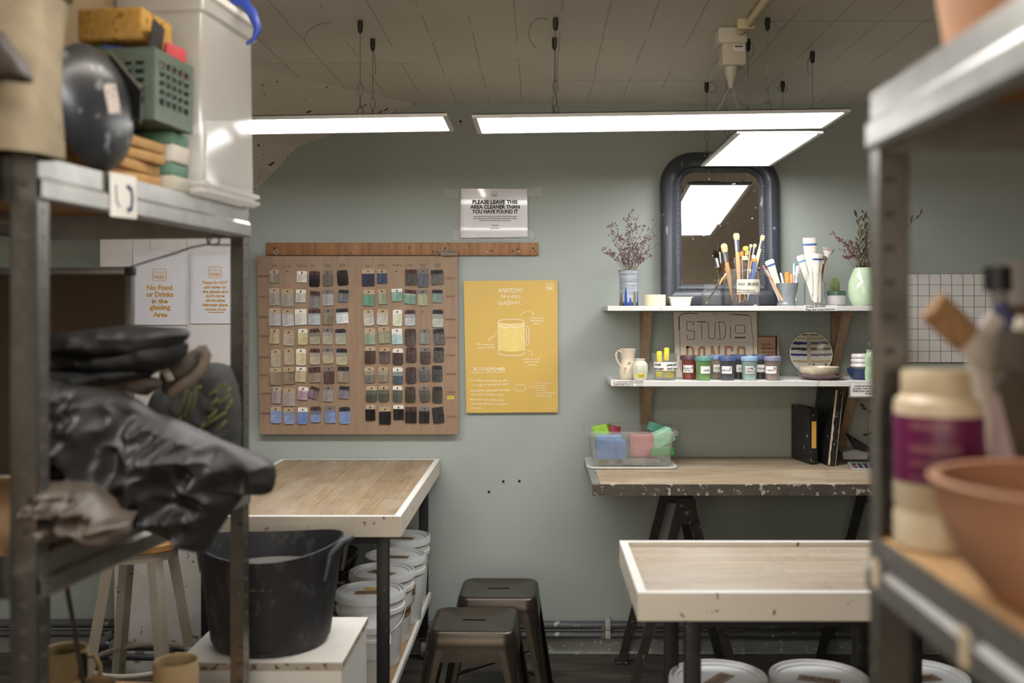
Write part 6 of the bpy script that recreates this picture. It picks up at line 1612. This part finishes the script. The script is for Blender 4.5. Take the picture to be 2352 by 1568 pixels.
# tag on the beam
t = thing('shelf_tag', 'white paper tag with a dark blue mark stuck on the upper beam', 'label', LP(0,.2,1.75))
m6 = LM @ Matrix(((0,0,1,.0075),(1,0,0,.262),(0,1,0,1.712),(0,0,0,1)))
b = MB(); b.box((-.048,.0,0),(.048,.085,.0012),M=m6 @ R('Z',2)); b.build('paper', M('tag_paper','d8d2c8',.6,var=.05), t, smooth=False)
b = MB(); b.stroke([(-.03,.06),(-.028,.03),(-.018,.02)],.004,.0006,m6 @ T(0,0,.0012)); b.build('pencil_mark', M('navy_ink','2c3c5c',.6), t, smooth=False)
b = MB(); b.stroke([(.012,.062),(.026,.058),(.03,.04),(.026,.02),(.014,.016)],.010,.0006,m6 @ T(0,0,.0012)); b.build('ink_mark', M('navy_ink','2c3c5c',.6), t, smooth=False)

# --- middle shelf of the left rack
z2 = LZ[1]+.002
MFB = M('matt_black_film','1f1d1b',.62,var=.4,scale=6,bmp=.1)
MFB2 = M('black_cloth','151413',.8,var=.4,scale=14)
MFG = M('grey_brown_cloth','4d443c',.9,var=.25,scale=22,bmp=.3)
MTS = M('charcoal_tshirt','3a3a38',.85,var=.2,scale=16)
t = thing('framed_board', 'dark brown framed board standing at the back of the left rack shelf', 'board', LP(.45,.80,z2))
fx0, fx1, dB = -40, 303, 2.50
b = MB(); pane(b, fx0+14, 630, fx1-16, 1090, dB+.006, .008); b.build('panel', M('dark_brown_hardboard','3a2c1f',.75,var=.1), t, smooth=False)
for (x0,y0,x1,y1) in ((fx0,614,fx1,630),(fx0,630,fx0+16,1093),(fx1-17,630,fx1,1093)):
    b = MB(); pane(b, x0,y0,x1,y1, dB, .018, .001); b.build('frame_strip', M('grey_aluminium','6b6865',.4,.5), t)
b = MB(); pane(b, 284,612,306,632, dB-.003, .022, .003); b.build('corner_piece', MBLK, t)
t = thing('wire_line', 'thin grey wire with a twisted loop strung across to the rack post', 'wire', W(400,580,2.48))
b = MB(); b.tube([W(x,y,2.49) for x,y in ((300,613),(340,600),(400,582),(440,568),(475,561),(500,562),(530,563))], .0024, 8); b.build('wire', M('dull_grey_wire','7a7670',.5), t)
b = MB(); b.tube([W(490+14*math.cos(k*PI/8), 551+12*math.sin(k*PI/8), 2.485) for k in range(16)], .0026, 6, closed=True); b.tube([W(x,y,2.485) for x,y in ((478,560),(488,543),(505,546),(497,566))], .002, 6); b.build('twisted_loop', M('dull_grey_wire','5c5955',.5), t)
# T-shirt with faded yellow print
t = thing('tshirt', 'charcoal T-shirt with faded yellow print stuffed at the far end of the shelf', 'T-shirt', W(480,1000,2.38))
out = [(350,905),(385,875),(420,850),(460,836),(500,832),(528,842),(545,880),(554,930),(556,990),(552,1060),(540,1092),(460,1096),(380,1094),(340,1040),(335,960)]
b = MB(); star(b, out, (450,970), 2.42, .07, rings=16, wr=.016, seed=2, n=110, fr=9); b.build('cloth_body', MTS, t)
b = MB(); rnd = random.Random(4)
def ylw(x0,y0,x1,y1,w):
    b.tube([W(x0,y0,2.322),W((x0+x1)/2+2,(y0+y1)/2,2.318),W(x1,y1,2.322)], w, 6, flat=.3)
for (x0,y0,x1,y1) in ((410,950,432,890),(424,955,440,900),(440,945,452,885),(450,895,462,885),(405,965,418,955),(412,978,430,972),(480,905,500,895),(505,890,520,880),(515,900,530,890),(485,930,500,912),(500,925,530,905),(520,940,533,915),(478,960,498,940),(470,975,520,945),(500,985,520,965),(455,990,470,970)):
    ylw(x0,y0,x1,y1,.0038)
b.build('yellow_print', M('faded_yellow_print','5f5c36',.9,var=.35,scale=60), t)
# grey-brown rolled cloths
t = thing('folded_cloth', 'grey-brown folded cloth with a rolled hem under the black bags', 'cloth', W(420,900,2.2))
b = MB(); star(b, [(372,858),(400,835),(430,815),(455,797),(470,796),(476,812),(470,840),(445,866),(410,880),(392,900),(380,905)], (420,850), 2.20, .05, rings=10, wr=.006, seed=5, n=70); b.build('cloth_body', MFG, t)
b = MB(); b.tube([W(x,y,2.15) for x,y in ((392,905),(410,890),(445,868),(468,842),(473,815),(468,803),(458,806))], .012, 10, flat=.8); b.build('rolled_hem', M('grey_brown_hem','5d5247',.9,var=.2,scale=30), t)
b = MB(); b.tube([W(376,845,2.13),W(384,858,2.12),W(392,872,2.13)], .009, 8, flat=.4); b.build('care_label', M('white_tape','b9b4ac',.6), t)
t = thing('folded_cloth', 'dark grey folded cloth edge lying below the black bag stack', 'cloth', W(330,900,2.1))
b = MB(); star(b, [(190,850),(260,858),(320,862),(365,868),(372,885),(345,905),(335,908),(300,890),(240,880),(190,875)], (290,875), 2.08, .05, rings=10, wr=.006, seed=6, n=70); b.build('cloth_body', MFG, t)
# folded black bags
for k,(lb_, out, c_, dd, sd) in enumerate((('folded matt black plastic bag on top of the stack', [(90,778),(130,765),(200,757),(300,746),(370,750),(420,753),(438,766),(420,790),(380,815),(300,822),(200,818),(90,815)], (270,785), 2.06, 11),
      ('folded black bag in the middle of the stack with puffed edges', [(90,800),(200,806),(300,812),(385,800),(430,786),(432,808),(410,835),(360,852),(280,858),(180,850),(90,850)], (270,828), 2.08, 12),
      ('black bag at the bottom of the stack bulging out to the left', [(90,840),(200,845),(330,848),(358,852),(340,868),(280,880),(180,900),(90,910)], (220,868), 2.06, 13))):
    t = thing('folded_bag', lb_, 'plastic bag', W(270,out[-1][1],dd), 0, 'folded black bags'); b = MB(); star(b, out, c_, dd, .10, rings=14, wr=.013, seed=sd, n=100); b.build('bag_body', [MFB, MFB2, MFB2][k], t)
# the big glossy bin liner hanging over the beam
MGL = M('crinkled_black_film','262422',.45,var=.3,scale=5,bmp=.2)
t = thing('bin_liner', 'large crinkled black bin liner slumped over the shelf beam', 'plastic bag', W(400,1240,1.9))
out = [(92,885),(140,884),(200,886),(260,896),(310,915),(350,945),(400,962),(460,990),(520,1015),(570,1035),(610,1052),(632,1070),(635,1095),(625,1128),(606,1136),(585,1130),(570,1120),(555,1145),(530,1180),(500,1225),(478,1268),(455,1262),(400,1240),(350,1222),(300,1195),(240,1170),(160,1160),(92,1180)]
def dep(x, y): return 1.96+.00055*(x-300)
b = MB(); star(b, out, (340,1070), 1.95, .075, rings=40, wr=.031, seed=21, n=300, fr=9, back=.9, depthfn=dep); b.build('film', MGL, t, angle=80)
t = thing('crumpled_sheet', 'crumpled grey-brown plastic sheet spilling over the near end of the beam', 'plastic sheet', W(190,1240,1.75))
out = [(92,1112),(130,1104),(180,1108),(215,1122),(240,1150),(265,1185),(295,1200),(300,1222),(285,1240),(262,1252),(245,1230),(220,1215),(180,1235),(130,1245),(92,1262)]
b = MB(); star(b, out, (180,1175), 1.80, .06, rings=18, wr=.03, seed=9, n=130, fr=17, back=.8); b.build('film', M('grey_brown_film','564c43',.4,var=.45,scale=16), t, angle=80)

# --- bottom shelf of the left rack: fired mugs
z3 = LZ[2]+.001
MTC = M('bisque_clay','a18a64',.7,var=.05,scale=30,bmp=.1)
def mug(label, cx, d, r, h, mat, handle=None):
    t = thing('mug', label, 'mug', base(cx,z3,d), 0, 'clay mugs on the low shelf')
    b = MB(); b.lathe([(0,0),(r*.96,0),(r,.004),(r*1.0,h-.003),(r*.97,h),(r*.9,h-.003),(r*.9,.008),(0,.008)], base(cx,z3,d), 40); b.build('mug_body', mat, t)
    if handle is not None:
        c = base(cx,z3,d); u = Vector((math.cos(math.radians(handle)), math.sin(math.radians(handle)), 0)); b = MB()
        b.tube([c+u*(r*k)+Vector((0,0,h*z)) for k,z in ((.97,.85),(1.35,.88),(1.62,.7),(1.6,.42),(1.3,.22),(.97,.2))], [.006,.006,.0055,.0055,.006,.006], 10, flat=1.5); b.build('handle', mat, t)
mug('tall tan clay beaker at the right of the group on the low shelf', 404, 2.30, .0500, .163, MTC)
mug('tan clay mug with a round handle in front of the group', 214, 2.16, .0475, .160, MTC, 5)
mug('darker olive-tan clay mug at the left behind the others', 150, 2.42, .052, .150, M('dark_bisque','8f7d58',.7,var=.06,scale=30), 0)
t = thing('metal_rod', 'thin dark metal rod standing in the front clay mug', 'rod', W(180,1560,2.16))
b = MB(); b.tube([W(152,1340,2.10),W(170,1440,2.13),W(190,1560,2.16),W(196,1600,2.17)], .0052, 8); b.build('rod', M('dull_rod','55524d',.5,.4), t)
b = MB(); b.tube([W(193,1500,2.2),W(191,1540,2.2),W(190,1580,2.2)], [.007,.010,.009], 10); b.build('black_grip', MBLK, t)

# --- right rack
zt = RZ[0]+.002; zr = RZ[1]+.002
TC = M('terracotta','b3764f',.75,var=.08,scale=14,bmp=.05)
TCB = M('pale_terracotta','a8795c',.7,var=.1,scale=10)
t = thing('terracotta_pot', 'terracotta pot standing on the very top of the right rack', 'plant pot', (.565,Y(1.09),zt))
b = MB(); b.lathe([(0,0),(.108,0),(.112,.004),(.138,.17),(.144,.172),(.146,.22),(.138,.222),(.130,.17),(.104,.01),(0,.01)], (.565,Y(1.09),zt), 48); b.build('pot_body', M('terracotta_warm','b98a66',.75,var=.08,scale=14), t)
t = thing('terracotta_pot', 'wide terracotta bowl-shaped pot on the middle shelf of the right rack', 'plant pot', (.55,Y(.985),zr))
b = MB(); b.lathe([(0,0),(.075,0),(.082,.004),(.112,.04),(.134,.09),(.139,.118),(.142,.121),(.138,.124),(.130,.122),(.126,.09),(.1,.04),(.07,.012),(0,.012)], (.535,Y(.985),zr), 56); b.build('pot_body', TCB, t)
t = thing('glaze_bottle', 'cream glaze bottle with a purple wrap label and wide cap', 'bottle', (.503,Y(1.225),zr))
cB = Vector((.4955,Y(1.232),zr))
b = MB(); b.lathe([(0,0),(.052,0),(.055,.004),(.0552,.040),(.0535,.044),(.0535,.050),(.0552,.054),(.0552,.168),(.054,.180),(.044,.19),(0,.19)], cB, 48); b.build('bottle_body', M('cream_bottle_plastic','c3b295',.4,var=.04), t)
b = MB(); b.lathe([(.0545,.081),(.0558,.082),(.0558,.163),(.0545,.164)], cB, 48); lb = b.build('purple_label', M('purple_label','5d1340',.4,var=.2,scale=12), t)
b = MB(); b.lathe([(0,.186),(.046,.186),(.0465,.190),(.0465,.214),(.044,.218),(0,.218)], cB, 48); b.build('cap', M('cream_cap','b5a184',.45,var=.05), t)
for k,(a0_,a1_,z0_,z1_) in enumerate(((-150,-100,.148,.156),(-150,-88,.120,.129),(-150,-118,.104,.110),(-150,-96,.088,.092))):
    b = MB(); b.grid(lambda u, v: cB+Vector((math.cos(math.radians(a0_+(a1_-a0_)*u))*.0562, math.sin(math.radians(a0_+(a1_-a0_)*u))*.0562, z0_+(z1_-z0_)*v)), 10, 2)
    b.build('label_print', M('label_gold_print','7d4a55',.5), lb)
t = thing('tool_jar', 'pinkish-white ribbed jar holding brushes and scrapers on the right rack', 'jar', (.585,Y(1.17),zr))
cJ = Vector((.592,Y(1.20),zr)); b = MB(); pr = [(0,0),(.054,0)]
for k in range(22): pr += [(.0555,.012+k*.008),(.0545,.016+k*.008)]
pr += [(.0555,.19),(.052,.192),(.050,.188),(.050,.01),(0,.01)]
b.lathe(pr, cJ, 40); b.build('jar_body', M('pinkish_white_jar','c9b3b6',.4,var=.05), t)
def rod(label, pts, rs, mats, name, cat='tool', flat=None, cut=(1,)):
    t = thing(name, label, cat, pts[0], 0, 'tools standing in the ribbed jar'); names = ['handle','ferrule','head']
    n_ = len(mats)
    for k in range(n_):
        b = MB(); b.tube([pts[k], pts[k].lerp(pts[k+1],.5), pts[k+1]], [rs[k][0],(rs[k][0]+rs[k][1])/2,rs[k][1]], 14, flat=flat); b.build(names[k if n_ == 3 else (0 if k == 0 else 2)], mats[k], t)
J = lambda x, y, z=.02: cJ+Vector((x,y,z))
rod('wide brown-bristled flat brush leaning far left out of the jar', [J(.02,-.01), W(2290,838,1.16), W(2222,778,1.15), W(2142,702,1.14)], [(.006,.008),(.012,.020),(.019,.020)], [M('wood_handle_r','8f7a60',.5), M('worn_white_ferrule','bfb6ac',.4), M('brown_bristle','8b6a48',.85,var=.25,scale=40,stretch=(3,3,3))], 'paint_brush', 'brush', flat=.45)
rod('white plastic paddle leaning right in the ribbed jar', [J(-.03,0), W(2245,800,1.19), W(2290,728,1.2)], [(.007,.016),(.016,.012)], [M('white_paddle','c9c2ba',.4)]*2, 'plastic_paddle', flat=.4)
rod('dark grey wooden rib tool lying across the ribbed jar', [J(.02,.01), W(2334,850,1.09), W(2356,762,1.08)], [(.010,.026),(.026,.030)], [M('dark_wood_tool','4a443c',.6)]*2, 'wooden_rib', flat=.3)
rod('black-capped tall pen tool at the back of the ribbed jar', [J(.01,.03), W(2292,668,1.25), W(2290,612,1.25)], [(.007,.009),(.017,.017)], [M('grey_shaft','6f6b66',.5), MBLK], 'capped_tool', flat=.8)
rod('navy-handled tool beside the black-capped one', [J(.03,.0), W(2330,760,1.22), W(2296,700,1.22)], [(.008,.010),(.011,.008)], [M('dark_shaft','35302d',.5), M('navy_handle','2b3160',.4)], 'navy_tool', flat=.8)
rod('olive yellow handled tool at the right edge of the jar', [J(.04,-.02), W(2340,780,1.13), W(2352,730,1.13)], [(.006,.009),(.010,.008)], [M('olive_handle','8f8230',.5), M('pale_tip','c9c0b0',.5)], 'loop_tool', flat=.8)
rod('brown cardboard-handled spatula at the back of the jar', [J(.04,.03), W(2352,700,1.27), W(2352,600,1.27)], [(.012,.022),(.024,.026)], [M('brown_card_tool','4d3a2a',.7), M('grey_blade','7c7874',.5)], 'spatula', flat=.3)
# stickers on the beam of the right rack
for k,(y_,z_,w_,h_) in enumerate(((-.035,.036,.026,.034),(-.30,.03,.02,.04))):
    b = MB(); m7 = Matrix(((0,0,-1,.4265),(1,0,0,Y(1.31)+y_-.01),(0,1,0,RZ[1]-.076),(0,0,0,1))); b.box((-w_/2,z_-h_/2,0),(w_/2,z_+h_/2,.001),M=m7)
    o = b.build('beam_sticker', M('cream_sticker','c9b394',.6,var=.05), smooth=False); tag(o, ['cream sticker on the right rack beam close to its post','cream sticker on the right rack beam nearer the camera'][k], 'sticker')
